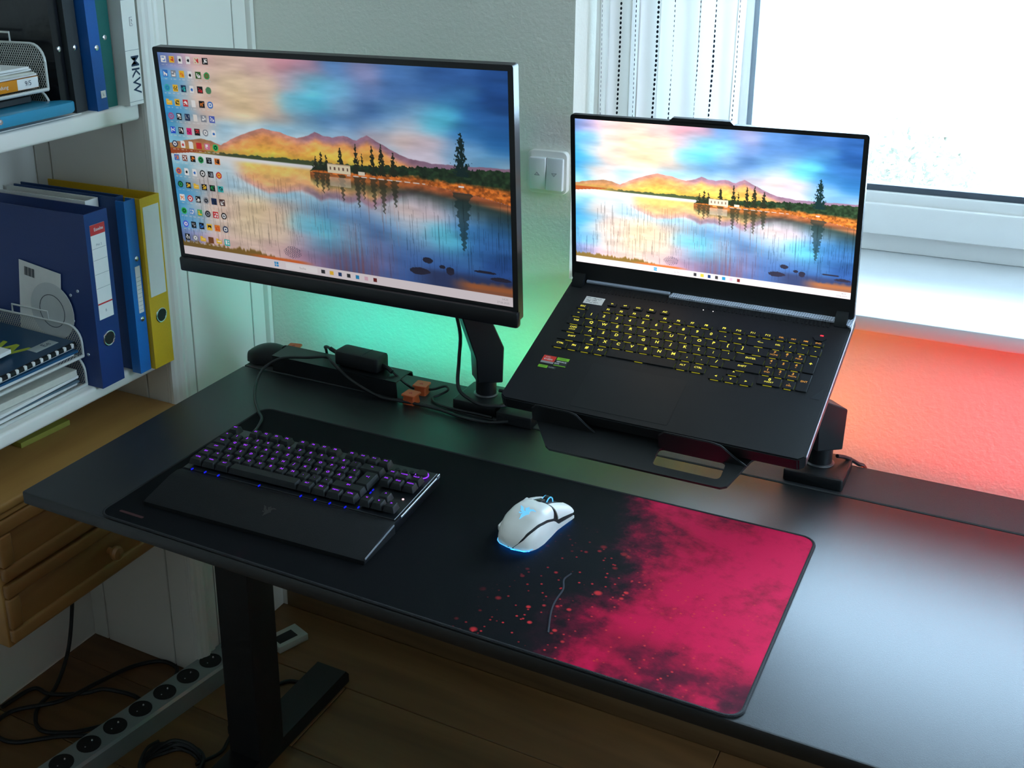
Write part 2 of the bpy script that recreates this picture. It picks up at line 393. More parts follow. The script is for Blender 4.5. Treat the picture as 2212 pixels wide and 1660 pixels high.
# ------------------------------------------------------------------ desk
deskm = M('black_desk_laminate', (0.005, 0.006, 0.007), 0.44, vary=0.12, scale=300, bump=0.12, bscale=1400, spec=0.70)
deskr = M('black_rear_panel_laminate', (0.010, 0.011, 0.013), 0.60, vary=0.12, scale=300, bump=0.25, bscale=1100, spec=0.9)
DY, DS, DX = 0.6425, 0.5402, 1.62
desk = thing('standing_desk', 'black height adjustable desk with two-piece top and T-shaped leg', 'desk', (0, 0, -H))
box('desk_top', (DX / 2, DS / 2 - .0004, H - .0105), (DX, DS - .0012, .021), deskm, desk, .003, 2)
box('rear_top_panel', (DX / 2, (DS + DY) / 2 + .0004, H - .0105), (DX, DY - DS - .0012, .021), deskr, desk, .0015, 1)
box('rear_edge_band', (DX / 2, DY + .0006, H - .011), (DX - .004, .0012, .017), M('raw_chipboard_edge', (0.30, 0.17, 0.07), 0.8, vary=.3, scale=200), desk)
for lx in (.13, 1.49):
    col = box('leg_column', (lx, .3375, .04 + (H - .075) / 2 - .02), (.070, .075, H - .06), blkd, desk, .004)
    ft = bmesh.new(); addprism(ft, [(.02, 0), (.600, 0), (.600, .018), (.590, .030), (.03, .030), (.02, .018)], lx - .034, lx + .034, 'yz')
    obj('foot', ft, blkm, desk, False)
    box('top_bracket', (lx, .31, H - .0335), (.07, .50, .025), blkd, desk, .002)
for by in (.25, .42): box('frame_beam', (.81, by, H - .038), (1.29, .04, .03), blkd, desk, .002)

# LED strip along the rear edge of the desk: rainbow running cyan, green, yellow, orange, red
def led():
    m = bpy.data.materials.new('rainbow_led_strip'); nt, N, L, p = nodes(m); N.remove(p)
    tc = N.new('ShaderNodeTexCoord'); sp = N.new('ShaderNodeSeparateXYZ'); L.new(tc.outputs['Object'], sp.inputs[0])
    mr = N.new('ShaderNodeMapRange'); mr.inputs[1].default_value = 0; mr.inputs[2].default_value = DX; L.new(sp.outputs[0], mr.inputs[0])
    cr = N.new('ShaderNodeValToRGB'); el = cr.color_ramp.elements
    stops = [(0.0, (.00, .46, .38)), (.12, (.00, .50, .40)), (.24, (.00, .50, .30)), (.34, (.06, .50, .14)), (.42, (.26, .50, .09)), (.50, (.55, .36, .05)), (.58, (.72, .18, .02)), (.66, (.80, .050, .010)), (.74, (.95, .008, .006)), (.84, (.95, .003, .014)), (1.0, (.95, .002, .03))]
    el[0].position, el[0].color = stops[0][0], stops[0][1] + (1,); el[1].position, el[1].color = stops[-1][0], stops[-1][1] + (1,)
    for q, c in stops[1:-1]:
        e = el.new(q); e.color = c + (1,)
    em = N.new('ShaderNodeEmission'); em.inputs[1].default_value = 62.0
    L.new(mr.outputs[0], cr.inputs[0]); L.new(cr.outputs[0], em.inputs[0]); L.new(em.outputs[0], N['Material Output'].inputs[0])
    root = thing('led_strip', 'rainbow LED strip along the rear edge of the desk, lighting the wall', 'light strip', (0, DY + .0060, -.0130), (math.radians(55), 0, 0))
    box('strip_backing', (DX / 2, .0006, 0), (DX - .02, .0012, .009), M('led_backing', (.6, .6, .6), .6), root)
    box('led_diffuser', (DX / 2, .0018, 0), (DX - .03, .0012, .008), m, root)
led()

# ------------------------------------------------------------------ mouse pad
def pad():
    m = bpy.data.materials.new('black_red_printed_cloth'); nt, N, L, p = nodes(m)
    tc = N.new('ShaderNodeTexCoord'); sp = N.new('ShaderNodeSeparateXYZ'); L.new(tc.outputs['Object'], sp.inputs[0])
    def mt(op, a, b=None):
        n = N.new('ShaderNodeMath'); n.operation = op
        for i, v in enumerate((a, b)):
            if v is None: continue
            if isinstance(v, (int, float)): n.inputs[i].default_value = v
            else: L.new(v, n.inputs[i])
        return n.outputs[0]
    def noise(s, d=6, r=.6, w=0.0):
        n = N.new('ShaderNodeTexNoise'); n.inputs['Scale'].default_value = s; n.inputs['Detail'].default_value = d; n.inputs['Roughness'].default_value = r; n.inputs['Distortion'].default_value = w
        L.new(tc.outputs['Object'], n.inputs['Vector']); return n.outputs['Fac']
    def ramp(v, a, b, lo=0., hi=1.):
        n = N.new('ShaderNodeMapRange'); n.interpolation_type = 'SMOOTHSTEP'
        for i, k in enumerate((a, b, lo, hi)): n.inputs[i + 1].default_value = k
        L.new(v, n.inputs[0]); return n.outputs[0]
    x, y = sp.outputs[0], sp.outputs[1]
    big = noise(7, 7, .62, .4); fine = noise(34, 6, .68)
    # cloud front: leans to the left toward the near edge, strongest in a diagonal band
    u = mt('ADD', x, mt('MULTIPLY', mt('ABSOLUTE', mt('SUBTRACT', y, .2)), .22))
    cloud = mt('ADD', mt('ADD', ramp(u, .60, .80, 0, 1.0), mt('MULTIPLY', mt('SUBTRACT', big, .5), 1.5)), mt('MULTIPLY', mt('SUBTRACT', fine, .5), 1.1))
    base = ramp(cloud, .15, 1.15)
    # darker cloud toward the near right corner
    nr = mt('MULTIPLY', ramp(y, .11, .02), ramp(noise(9, 5, .6), .35, .62))
    base = mt('MULTIPLY', base, mt('SUBTRACT', 1.0, mt('MULTIPLY', nr, .8)))
    def dots(scale, thr, lo, hi):
        v = N.new('ShaderNodeTexVoronoi'); v.inputs['Scale'].default_value = scale; v.inputs['Randomness'].default_value = 1.0; L.new(tc.outputs['Object'], v.inputs['Vector'])
        spk = ramp(v.outputs['Distance'], thr, thr * .35)
        cs = N.new('ShaderNodeSeparateColor'); L.new(v.outputs['Color'], cs.inputs[0])
        keep = mt('GREATER_THAN', cs.outputs[0], .60)
        band = mt('MULTIPLY', ramp(u, lo, lo + .07), ramp(u, hi + .1, hi))
        near = ramp(y, .30, .17)
        return mt('MULTIPLY', mt('MULTIPLY', mt('MULTIPLY', spk, keep), band), near)
    d1 = dots(62, .24, .585, .72); d2 = dots(125, .26, .585, .84); d3 = dots(30, .19, .575, .70)
    sp_ = mt('MINIMUM', mt('ADD', mt('ADD', d1, d2), d3), 1.0)
    c1 = N.new('ShaderNodeValToRGB'); e = c1.color_ramp.elements
    e[0].color = (.0050, .0055, .0065, 1); e[1].color = (.58, .004, .055, 1)
    for q, c in ((.18, (.018, .006, .010, 1)), (.5, (.12, .004, .020, 1)), (.8, (.38, .004, .035, 1))):
        k = e.new(q); k.color = c
    L.new(base, c1.inputs[0])
    mx = N.new('ShaderNodeMix'); mx.data_type = 'RGBA'; L.new(sp_, mx.inputs[0]); L.new(c1.outputs[0], mx.inputs[6]); mx.inputs[7].default_value = (.62, .03, .035, 1)
    L.new(mx.outputs[2], p.inputs['Base Color']); p.inputs['Roughness'].default_value = .75; p.inputs['Specular IOR Level'].default_value = .08
    wn = N.new('ShaderNodeTexNoise'); wn.inputs['Scale'].default_value = 1500; L.new(tc.outputs['Object'], wn.inputs['Vector'])
    b = N.new('ShaderNodeBump'); b.inputs['Strength'].default_value = .25; b.inputs['Distance'].default_value = .0006; L.new(wn.outputs['Fac'], b.inputs['Height']); L.new(b.outputs[0], p.inputs['Normal'])
    root = thing('mouse_pad', 'large black cloth mouse pad with red nebula print at its right end', 'mouse pad', (.150, .001, 0))
    prism('pad_cloth', rrect(.002, .002, .898, .398, .018, 8), 0, .0028, m, root)
    o = rrect(.0015, .0015, .8985, .3985, .019, 8); P = [(a, b2, .0019) for a, b2 in o]; P.append(P[0])
    tube('stitched_edge', P, .0021, M('black_edge_stitching', (.012, .012, .014), .8, vary=.4, scale=900, bump=.8, bscale=1500), root, 7, False)
    prism('corner_print', rrect(.024, .0195, .068, .0245, .002, 2), .0027, .0029, M('dark_red_print', (.045, .007, .007), .8), root)
    # pale scuff left by use
    tube('scuff_mark', [(.646, .172, .0022), (.643, .155, .0022), (.650, .135, .0022), (.651, .110, .0022), (.655, .085, .0022), (.668, .045, .0022)], .0016, M('pale_scuff', (.022, .020, .028), .9), root, 5)
pad()

# ------------------------------------------------------------------ gaming keyboard with wrist rest
U = 0.01905
def keycap_mesh(wu, hu, ht=.0085, inset=.0030, cache={}):
    k = (wu, hu, ht)
    if k in cache: return cache[k]
    w_, h_ = wu * U - .0011, hu * U - .0011
    bm = bmesh.new()
    def ring(ix, iy, z, r):
        return [bm.verts.new((a, b, z)) for a, b in rrect(-w_ / 2 + ix, -h_ / 2 + iy, w_ / 2 - ix, h_ / 2 - iy + .0008 * (z > .001), r, 2)]
    R = [ring(0, 0, 0, .0008), ring(inset * .85, inset * .75, ht - .0005, .0012), ring(inset, inset * .9, ht, .0010)]
    n = len(R[0])
    for A, B in zip(R, R[1:]):
        for i in range(n): bm.faces.new((A[i], A[(i + 1) % n], B[(i + 1) % n], B[i]))
    bm.faces.new(R[-1])
    bmesh.ops.recalc_face_normals(bm, faces=list(bm.faces))
    me = finish(bm, 'keycap'); cache[k] = me
    return me
def keyboard():
    yaw = math.radians(2.4)
    ox, oy = .1905, .138
    root = thing('mechanical_keyboard', 'black mechanical keyboard with purple backlit letters on the mouse pad', 'keyboard', (ox, oy, .0030), (math.radians(2.2), 0, yaw))
    case = M('keyboard_case', (.006, .006, .007), .45, spec=.25); keym = M('keyboard_keycap', (.008, .009, .010), .5, vary=.15, scale=80, spec=.3)
    leg = EMIT('purple_key_light', (.34, .03, 1.0), 2.2); blue = EMIT('blue_switch_light', (.012, .02, 1.0), .7)
    box('case', (.181, .070, .0090), (.362, .140, .016), case, root, .0025)
    plate = box('top_plate', (.181, .070, .0175), (.356, .134, .002), M('black_plate', (.010, .011, .013), .3), root, .0005, 1)
    box('side_trim', (.3620, .072, .0155), (.0016, .112, .0030), alu, root, .0004, 1)
    box('side_trim', (.3622, .133, .0160), (.0016, .008, .0060), alu, root, .0004, 1)
    kz = .0225
    x0, y0 = .0078, .0140
    def key(cx, cy, s, wu=1., hu=1., size=.0046, lg=True):
        k = link('key', keycap_mesh(wu, hu), keym, root); k.location = (cx, cy, kz)
        if s and lg: text('legend', s, size, leg, k, (-.0005, .0022 if hu < 1.5 else .004, .00862))
        return k
    def row(y, items, x=0.):
        for it in items:
            s, wu = it if isinstance(it, tuple) else (it, 1.)
            if s is not None: key(x0 + (x + wu / 2) * U, y, s, wu, 1., .0064 if len(s) < 2 else (.0050 if len(s) < 3 else .0038))
            x += wu
    Y = [y0 - .0045 + U * (r + .5) - .0095 * 0 for r in range(5)]; YF = Y[4] + U + .0042
    Y = [v - .0005 for v in Y]
    row(Y[4], ['^', '1', '2', '3', '4', '5', '6', '7', '8', '9', '0', 'ß', '´', ('<-', 2)])
    row(Y[3], [('TAB', 1.5)] + list('QWERTZUIOPÜ+'))
    row(Y[2], [('CAP', 1.75)] + list('ASDFGHJKLÖÄ#'))
    key(x0 + (13.75 + .625) * U, (Y[2] + Y[3]) / 2, '<-|', 1.25, 2., .0050)
    row(Y[1], [('SH', 1.25), '<'] + list('YXCVBNM,.-') + [('SH', 2.75)])
    row(Y[0], [('CTRL', 1.25), ('WIN', 1.25), ('ALT', 1.25), ('', 6.25), ('ALT', 1.25), ('FN', 1.25), ('MENU', 1.25), ('CTRL', 1.25)])
    row(YF, ['ESC', (None, 1), 'F1', 'F2', 'F3', 'F4', (None, .5), 'F5', 'F6', 'F7', 'F8', (None, .5), 'F9', 'F10', 'F11', 'F12'])
    row(Y[4], ['INS', 'HOME', 'PGUP'], 15.25); row(Y[3], ['DEL', 'END', 'PGDN'], 15.25)
    row(Y[1], ['^'], 16.25); row(Y[0], ['<', 'v', '>'], 15.25)
    # light spilling from under the front keys
    bmx = bmesh.new(); addbox(bmx, (0, 0, 0), (.0020, .0052, .0026), .0008, 1); bl = finish(bmx, 'key_light'); bl.materials.append(blue)
    xs = [.625, 1.875, 3.125, 6.9, 10.6, 11.85, 13.1, 14.4]
    for x in xs:
        o = link('switch_light', bl, None, root); o.location = (x0 + x * U, .0030, .0190); o.rotation_euler = (0, 0, -.2)
    for x, y in ((15.1, Y[2] + .002), (15.12, Y[2] - .006), (15.3, Y[0] - .0085)):
        o = link('switch_light', bl, None, root); o.location = (x0 + x * U, y, .0188)
    # multi-function dial, media buttons, status light
    dx, dy = x0 + 17.55 * U, YF + .002
    lathe('dial', [(.0085, 0), (.0085, .006), (.0080, .0068), (.0, .0068)], blkd, root, (dx, dy, .0185))
    bm = bmesh.new(); R_ = [(dx + .0096 * math.cos(a), dy + .0096 * math.sin(a), .0205) for a in [2 * math.pi * k / 28 for k in range(29)]]
    addtube(bm, R_, .0009, 6, False); obj('dial_light_ring', bm, EMIT('violet_ring_light', (.33, .05, 1.0), 1.2), root)
    for k in range(3): lathe('media_button', [(.0040, 0), (.0040, .0025), (.0034, .0030), (0, .0030)], keym, root, (x0 + (15.45 + .62 * k) * U, YF + .003, .0185), 12)
    lathe('status_light', [(.0016, 0), (.0016, .0008), (0, .0010)], EMIT('pink_status_led', (1., .55, .60), 2.2), root, (x0 + 17.75 * U, Y[2] - .003, .0185), 12)
    # wrist rest
    wr = thing('wrist_rest', 'black padded wrist rest in front of the mechanical keyboard', 'wrist rest', (.1945, .0505, .0030), (0, 0, yaw))
    prism('pad', [(0, 0), (.0865, 0), (.0865, .0175), (.078, .0195), (.06, .0190), (.006, .0085), (0, .006)], 0, .362, M('wrist_rest_leatherette', (.006, .0065, .007), .6, vary=.2, bump=.2, bscale=700, spec=.25), wr, 'yz', .0015)
    t = box('side_edge', (.3625, .042, .0085), (.0012, .080, .0020), alu, wr); t.rotation_euler = (math.radians(5), 0, 0)
    em = M('embossed_emblem', (.009, .010, .011), .35)
    e = obj('embossed_emblem', emblem_mesh(.022), em, wr); e.location = (.186, .040, .0150 + .0004); e.rotation_euler = (math.radians(11), 0, 0)
def emblem_mesh(size, f=None):
    """three intertwined curling heads, as flat ribbons"""
    bm = bmesh.new()
    arms = [[(-.50, .42), (-.34, .30), (-.24, .10), (-.10, .02), (-.02, -.10), (-.10, -.30)],
            [(.50, .30), (.30, .34), (.16, .26), (.14, .08), (.22, -.04), (.10, -.16)],
            [(.02, .46), (-.06, .28), (.04, .16), (.02, 0), (.10, -.12), (.0, -.28), (-.06, -.50)],
            [(-.30, -.10), (-.18, -.14), (-.14, -.02), (-.24, .04)], [(-.16, .34), (-.02, .30), (.10, .36)]]
    wid = [[.0, .07, .09, .08, .07, .0], [.0, .07, .09, .08, .07, .0], [.03, .08, .08, .08, .09, .08, .0], [.05, .05, .05, .0], [0, .05, 0]]
    for A, W in zip(arms, wid):
        A = [Vector((a, b, 0)) for a, b in A]
        prev = None
        for i, q in enumerate(A):
            t = (A[min(i + 1, len(A) - 1)] - A[max(i - 1, 0)]).normalized(); n = Vector((-t.y, t.x, 0))
            pts = []
            for s_ in (1, -1):
                c = (q + n * s_ * max(W[i], .012)) * size
                if f: c = Vector((c.x, c.y, f(c.x, c.y)))
                pts.append(bm.verts.new(c))
            if prev: bm.faces.new((prev[0], prev[1], pts[1], pts[0]))
            prev = pts
    bmesh.ops.recalc_face_normals(bm, faces=list(bm.faces))
    if list(bm.faces)[0].normal.z < 0: bmesh.ops.reverse_faces(bm, faces=list(bm.faces))
    for f_ in bm.faces:
        if f_.normal.z < 0: f_.normal_flip()
    return bm
keyboard()

# ------------------------------------------------------------------ gaming mouse
def mouse():
    root = thing('gaming_mouse', 'white gaming mouse with glowing cyan emblem and blue underglow', 'mouse', (.7135, .2465, .0030), (0, 0, math.radians(-6)))
    Lh = .0625
    def wf(t):   # half width along the length (t -1 tail .. 1 front)
        return float(np.interp(t, [-1, -.96, -.88, -.7, -.45, -.1, .2, .55, .85, .97, 1], [.0035, .0175, .0245, .0305, .0335, .0330, .0315, .0325, .0330, .0290, .0255]))
    def hf(t):
        return float(np.interp(t, [-1, -.94, -.8, -.5, -.2, .1, .4, .7, .9, 1], [.0060, .0180, .0280, .0385, .0420, .0405, .0345, .0265, .0205, .0160]))
    def S(t, ph, off=0.):
        c, s_ = math.cos(ph), math.sin(ph)
        w_ = wf(t) - off; h_ = hf(t) - off
        x = w_ * math.copysign(abs(c) ** .55, c); z = .0035 + (h_ - .0035) * abs(s_) ** .8
        flare = 1 - .10 * (1 - abs(s_)) * (1 - t * t)          # waist drawn in at the foot
        return Vector((x * flare, t * Lh, z))
    def topz(x, y):
        t = y / Lh; w_, h_ = wf(t), hf(t); c = min(.999, (abs(x) / w_)) ** (1 / .55); s_ = math.sqrt(1 - c * c)
        return .0035 + (h_ - .0035) * s_ ** .8
    def patch(name, t0, t1, p0, p1, mat, nt=22, npn=18, off=0., thick=.0016):
        bm = bmesh.new(); G = []
        for lay in (0, 1):
            g = []
            for i in range(nt + 1):
                r = []
                for j in range(npn + 1):
                    a = t0(j / npn) if callable(t0) else t0; b = t1(j / npn) if callable(t1) else t1
                    t = a + (b - a) * i / nt
                    q0 = p0(t) if callable(p0) else p0; q1 = p1(t) if callable(p1) else p1
                    r.append(bm.verts.new(S(t, math.radians(q0 + (q1 - q0) * j / npn), off + lay * thick)))
                g.append(r)
            G.append(g)
        for lay in (0, 1):
            for i in range(nt):
                for j in range(npn):
                    g = G[lay]; bm.faces.new((g[i][j], g[i][j + 1], g[i + 1][j + 1], g[i + 1][j]))
        A, B = G
        for i in range(nt):
            for j in (0, npn): bm.faces.new((A[i][j], A[i + 1][j], B[i + 1][j], B[i][j]))
        for j in range(npn):
            for i in (0, nt): bm.faces.new((A[i][j], A[i][j + 1], B[i][j + 1], B[i][j]))
        bmesh.ops.recalc_face_normals(bm, faces=list(bm.faces))
        return obj(name, bm, mat, root)
    wht = M('white_mouse_shell', (.88, .84, .78), .38, vary=.02)
    core = blkd
    # dark inner body shows in the gaps
    bm = bmesh.new(); rows = []
    for i in range(25):
        t = -1 + 2 * i / 24; rows.append([bm.verts.new(S(t, math.radians(180 * j / 18), .0020)) for j in range(19)])
    for a, b in zip(rows, rows[1:]):
        for j in range(18): bm.faces.new((a[j], a[j + 1], b[j + 1], b[j]))
        bm.faces.new((a[0], b[0], b[18], a[18]))
    bm.faces.new(rows[0]); bm.faces.new(rows[-1][::-1])
    bmesh.ops.recalc_face_normals(bm, faces=list(bm.faces)); obj('inner_body', bm, core, root)
    edgeR = lambda t: float(np.interp(t, [-1, -.7, -.3, .05, .25], [67, 60, 44, 30, 14]))
    edgeL = lambda t: float(np.interp(t, [-1, -.6, 0, .25], [118, 128, 140, 150]))
    front = lambda s_: .16 + .16 * math.cos(math.pi * (s_ - .5)) ** 1.0 - .05
    patch('palm_shell', -1.0, lambda s_: .03 + .16 * math.sin(math.pi * s_), lambda t: edgeR(t) + 2.0, lambda t: edgeL(t) - 1.0, wht)
    patch('side_panel', -.99, .86, 0, lambda t: min(edgeR(t) - 5.0, 24) if t > .05 else edgeR(t) - 5.0 - 3.0 * max(0, -t), wht)
    patch('side_panel', -.99, .86, 180, lambda t: edgeL(t) + 1.2, wht)
    patch('right_button', .235, 1.0, 22, 79, wht); patch('left_button', .235, 1.0, 158, 101, wht)
    # wheel with lit rims, cradle, thumb buttons
    lathe('scroll_wheel', [(.009, -.0035), (.0108, -.0030), (.0108, .0030), (.009, .0035)], blkd, root, (0, .034, .0250), 24, 'x')
    cy = EMIT('cyan_mouse_light', (.10, .52, 1.0), 1.25)
    for s_ in (-1, 1):
        bm = bmesh.new(); addtube(bm, [(s_ * .0037, .034 + .0098 * math.cos(a), .0250 + .0098 * math.sin(a)) for a in [2 * math.pi * k / 24 for k in range(25)]], .0009, 6, False); obj('wheel_light', bm, cy, root)
    box('wheel_cradle', (0, .016, .0355), (.0085, .014, .006), blkd, root, .001, rot=Matrix.Rotation(math.radians(-8), 3, 'X'))
    box('profile_button', (0, .0135, .0395), (.0050, .0065, .0016), M('dark_button', (.02, .022, .024), .3), root, .0005, rot=Matrix.Rotation(math.radians(-8), 3, 'X'))
    for k in (0, 1): box('thumb_button', (-.0292, .004 + .020 * k, .0235), (.004, .018, .005), wht, root, .0012)
    prism('thumb_rest', [(-.030, -.040), (-.0375, -.032), (-.040, -.012), (-.0375, .010), (-.030, .020)], .004, .0125, wht, root, 'xy', .002)
    e = obj('glowing_emblem', emblem_mesh(.0245, lambda x, y: topz(x, y - .0255) + .0004), EMIT('cyan_emblem_light', (.16, .58, 1.0), 1.1), root)
    e.location = (0, -.0255, 0)
    # glow strip round the foot
    bm = bmesh.new()
    pts = [S(-1 + 1.9 * i / 30, math.radians(0)) for i in range(31)]
    ring = [Vector((p_.x - .0034, p_.y * .945, .0018)) for p_ in pts] ; left = [Vector((-p_.x + .0034, p_.y * .945, .0018)) for p_ in pts]
    addtube(bm, left[::-1] + ring, .0010, 6, False); obj('underglow_strip', bm, EMIT('blue_underglow', (.012, .24, 1.0), 17.0), root)
    bm = bmesh.new(); tl = [S(-1 + .22 * i / 10, math.radians(0)) for i in range(11)]
    addtube(bm, [Vector((-p_.x + .0005, p_.y - .0012, .0055)) for p_ in tl[::-1]] + [Vector((p_.x - .0005, p_.y - .0012, .0055)) for p_ in tl], .0006, 6, False); obj('tail_light', bm, cy, root)
    box('base_plate', (0, 0, .0014), (.042, .100, .0030), blkd, root, .001)
mouse()

# ------------------------------------------------------------------ the picture on both screens (painted per vertex from formulas)
def vnoise(u, v, fx, fy, seed):
    rs = np.random.RandomState(seed); g = rs.rand(fy + 3, fx + 3)
    x = np.clip(u, 0, 1) * fx; y = np.clip(v, 0, 1) * fy
    i = np.floor(x).astype(int); j = np.floor(y).astype(int); a = x - i; b = y - j
    a = a * a * (3 - 2 * a); b = b * b * (3 - 2 * b)
    return (g[j, i] * (1 - a) + g[j, i + 1] * a) * (1 - b) + (g[j + 1, i] * (1 - a) + g[j + 1, i + 1] * a) * b
def fbm(u, v, fx, fy, seed, o=4):
    s, am, t = 0, 1., 0
    for k in range(o):
        s = s + am * vnoise(u, v, fx * 2 ** k, fy * 2 ** k, seed + k); t += am; am *= .5
    return s / t
def sm(x, a, b):
    t = np.clip((x - a) / (b - a), 0, 1); return t * t * (3 - 2 * t)
SKYPTS = [  # u, v, r, g, b
 (0, .02, 95, 140, 205), (.05, .02, 190, 170, 205), (.12, .02, 245, 205, 200), (.22, .03, 245, 215, 200), (.32, .03, 235, 200, 195), (.40, .02, 225, 165, 180), (.47, .04, 215, 170, 195), (.55, .03, 110, 165, 225), (.62, .04, 160, 165, 210), (.72, .03, 95, 145, 210), (.85, .03, 65, 115, 185), (1, .03, 45, 95, 165),
 (0, .12, 80, 170, 230), (.06, .12, 130, 190, 230), (.14, .11, 245, 220, 205), (.24, .12, 252, 228, 195), (.34, .12, 245, 220, 195), (.42, .10, 215, 190, 205), (.47, .10, 110, 215, 245), (.55, .12, 130, 200, 235), (.62, .12, 120, 150, 205), (.72, .12, 85, 130, 190), (.80, .10, 75, 125, 190), (.86, .12, 70, 130, 190), (1, .12, 40, 90, 160),
 (0, .20, 60, 180, 240), (.05, .19, 150, 195, 225), (.10, .20, 245, 215, 195), (.17, .20, 235, 205, 190), (.24, .19, 250, 225, 185), (.34, .20, 245, 215, 185), (.42, .20, 140, 215, 240), (.48, .19, 105, 215, 245), (.55, .20, 140, 180, 220), (.63, .20, 80, 125, 185), (.70, .18, 110, 165, 215), (.78, .16, 140, 185, 225), (.84, .18, 100, 215, 245), (.92, .18, 55, 115, 185), (1, .2, 45, 100, 165),
 (0, .27, 60, 165, 230), (.06, .28, 110, 190, 235), (.12, .26, 235, 205, 195), (.18, .25, 245, 225, 200), (.26, .26, 250, 222, 180), (.36, .27, 240, 205, 185), (.43, .27, 150, 190, 220), (.50, .27, 95, 150, 205), (.58, .27, 90, 140, 195), (.66, .26, 150, 195, 230), (.74, .24, 195, 215, 238), (.82, .23, 110, 215, 245), (.90, .26, 60, 130, 195), (1, .27, 45, 110, 175),
 (0, .33, 75, 175, 225), (.07, .32, 240, 220, 210), (.11, .33, 235, 210, 200), (.17, .33, 170, 215, 240), (.26, .32, 200, 230, 245), (.36, .31, 150, 210, 240), (.45, .31, 165, 215, 240), (.55, .31, 185, 215, 240), (.64, .30, 225, 205, 215), (.72, .30, 250, 225, 220), (.80, .31, 235, 215, 225), (.88, .32, 130, 180, 225), (1, .33, 60, 135, 200),
 (0, .40, 150, 215, 240), (.12, .38, 210, 235, 245), (.25, .37, 235, 245, 250), (.45, .37, 220, 235, 245), (.65, .36, 205, 222, 240), (.78, .37, 225, 218, 235), (.88, .37, 150, 195, 230), (.94, .37, 120, 185, 230), (1, .38, 190, 220, 240), (.5, .45, 225, 232, 240)]
RIDGE = [(0, .432), (.05, .412), (.11, .395), (.15, .405), (.175, .418), (.21, .385), (.25, .355), (.29, .330), (.315, .318), (.34, .325), (.37, .330), (.40, .342), (.42, .350), (.45, .335), (.475, .312), (.50, .328), (.525, .332), (.545, .322), (.56, .317), (.58, .328), (.595, .334), (.61, .318), (.625, .308), (.65, .328), (.70, .368), (.74, .394), (.80, .402), (.90, .400), (1, .395)]
def icon(I, X, Y, cx, cy, kind, c, c2):
    w_, h_ = .0098, .0172
    dx = (X - cx) / w_; dy = (Y - cy) / h_
    if kind == 'q': m = (abs(dx) < .92) & (abs(dy) < .92)
    elif kind == 'o': m = dx * dx + dy * dy < .95
    elif kind == 'd': m = (abs(dx) < .70) & (abs(dy) < .98) & ~((dx + .7) - (dy + .98) > 1.15)
    else: m = ((abs(dx) < .95) & (dy > -.45) & (dy < .75)) | ((dx > -.95) & (dx < -.1) & (dy > -.75) & (dy <= -.45))
    I[m] = np.array(c) / 255.
    if c2 is not None:
        if kind == 'o': k = (dx * dx + dy * dy < .36) & (dx * dx + dy * dy > .08)
        elif kind == 'd': k = (dx * dx + (dy - .1) ** 2 < .16)
        elif kind == 'f': k = (abs(dx) < .6) & (dy > -.1) & (dy < .2)
        else:
            bits = np.random.RandomState(int(cx * 9973 + cy * 7919)).rand(4, 4) < .5
            gi = np.clip(((dx + .6) / .3).astype(int), 0, 3); gj = np.clip(((dy + .6) / .3).astype(int), 0, 3)
            k = (abs(dx) < .6) & (abs(dy) < .6) & bits[gj, gi]
        I[k] = np.array(c2) / 255.
    lab = (abs(Y - (cy + .0260)) < .0022) & (abs(dx) < 1.15) & (np.sin(X * 5200 + cy * 900) > -.35)
    I[lab] = I[lab] * .45 + .50
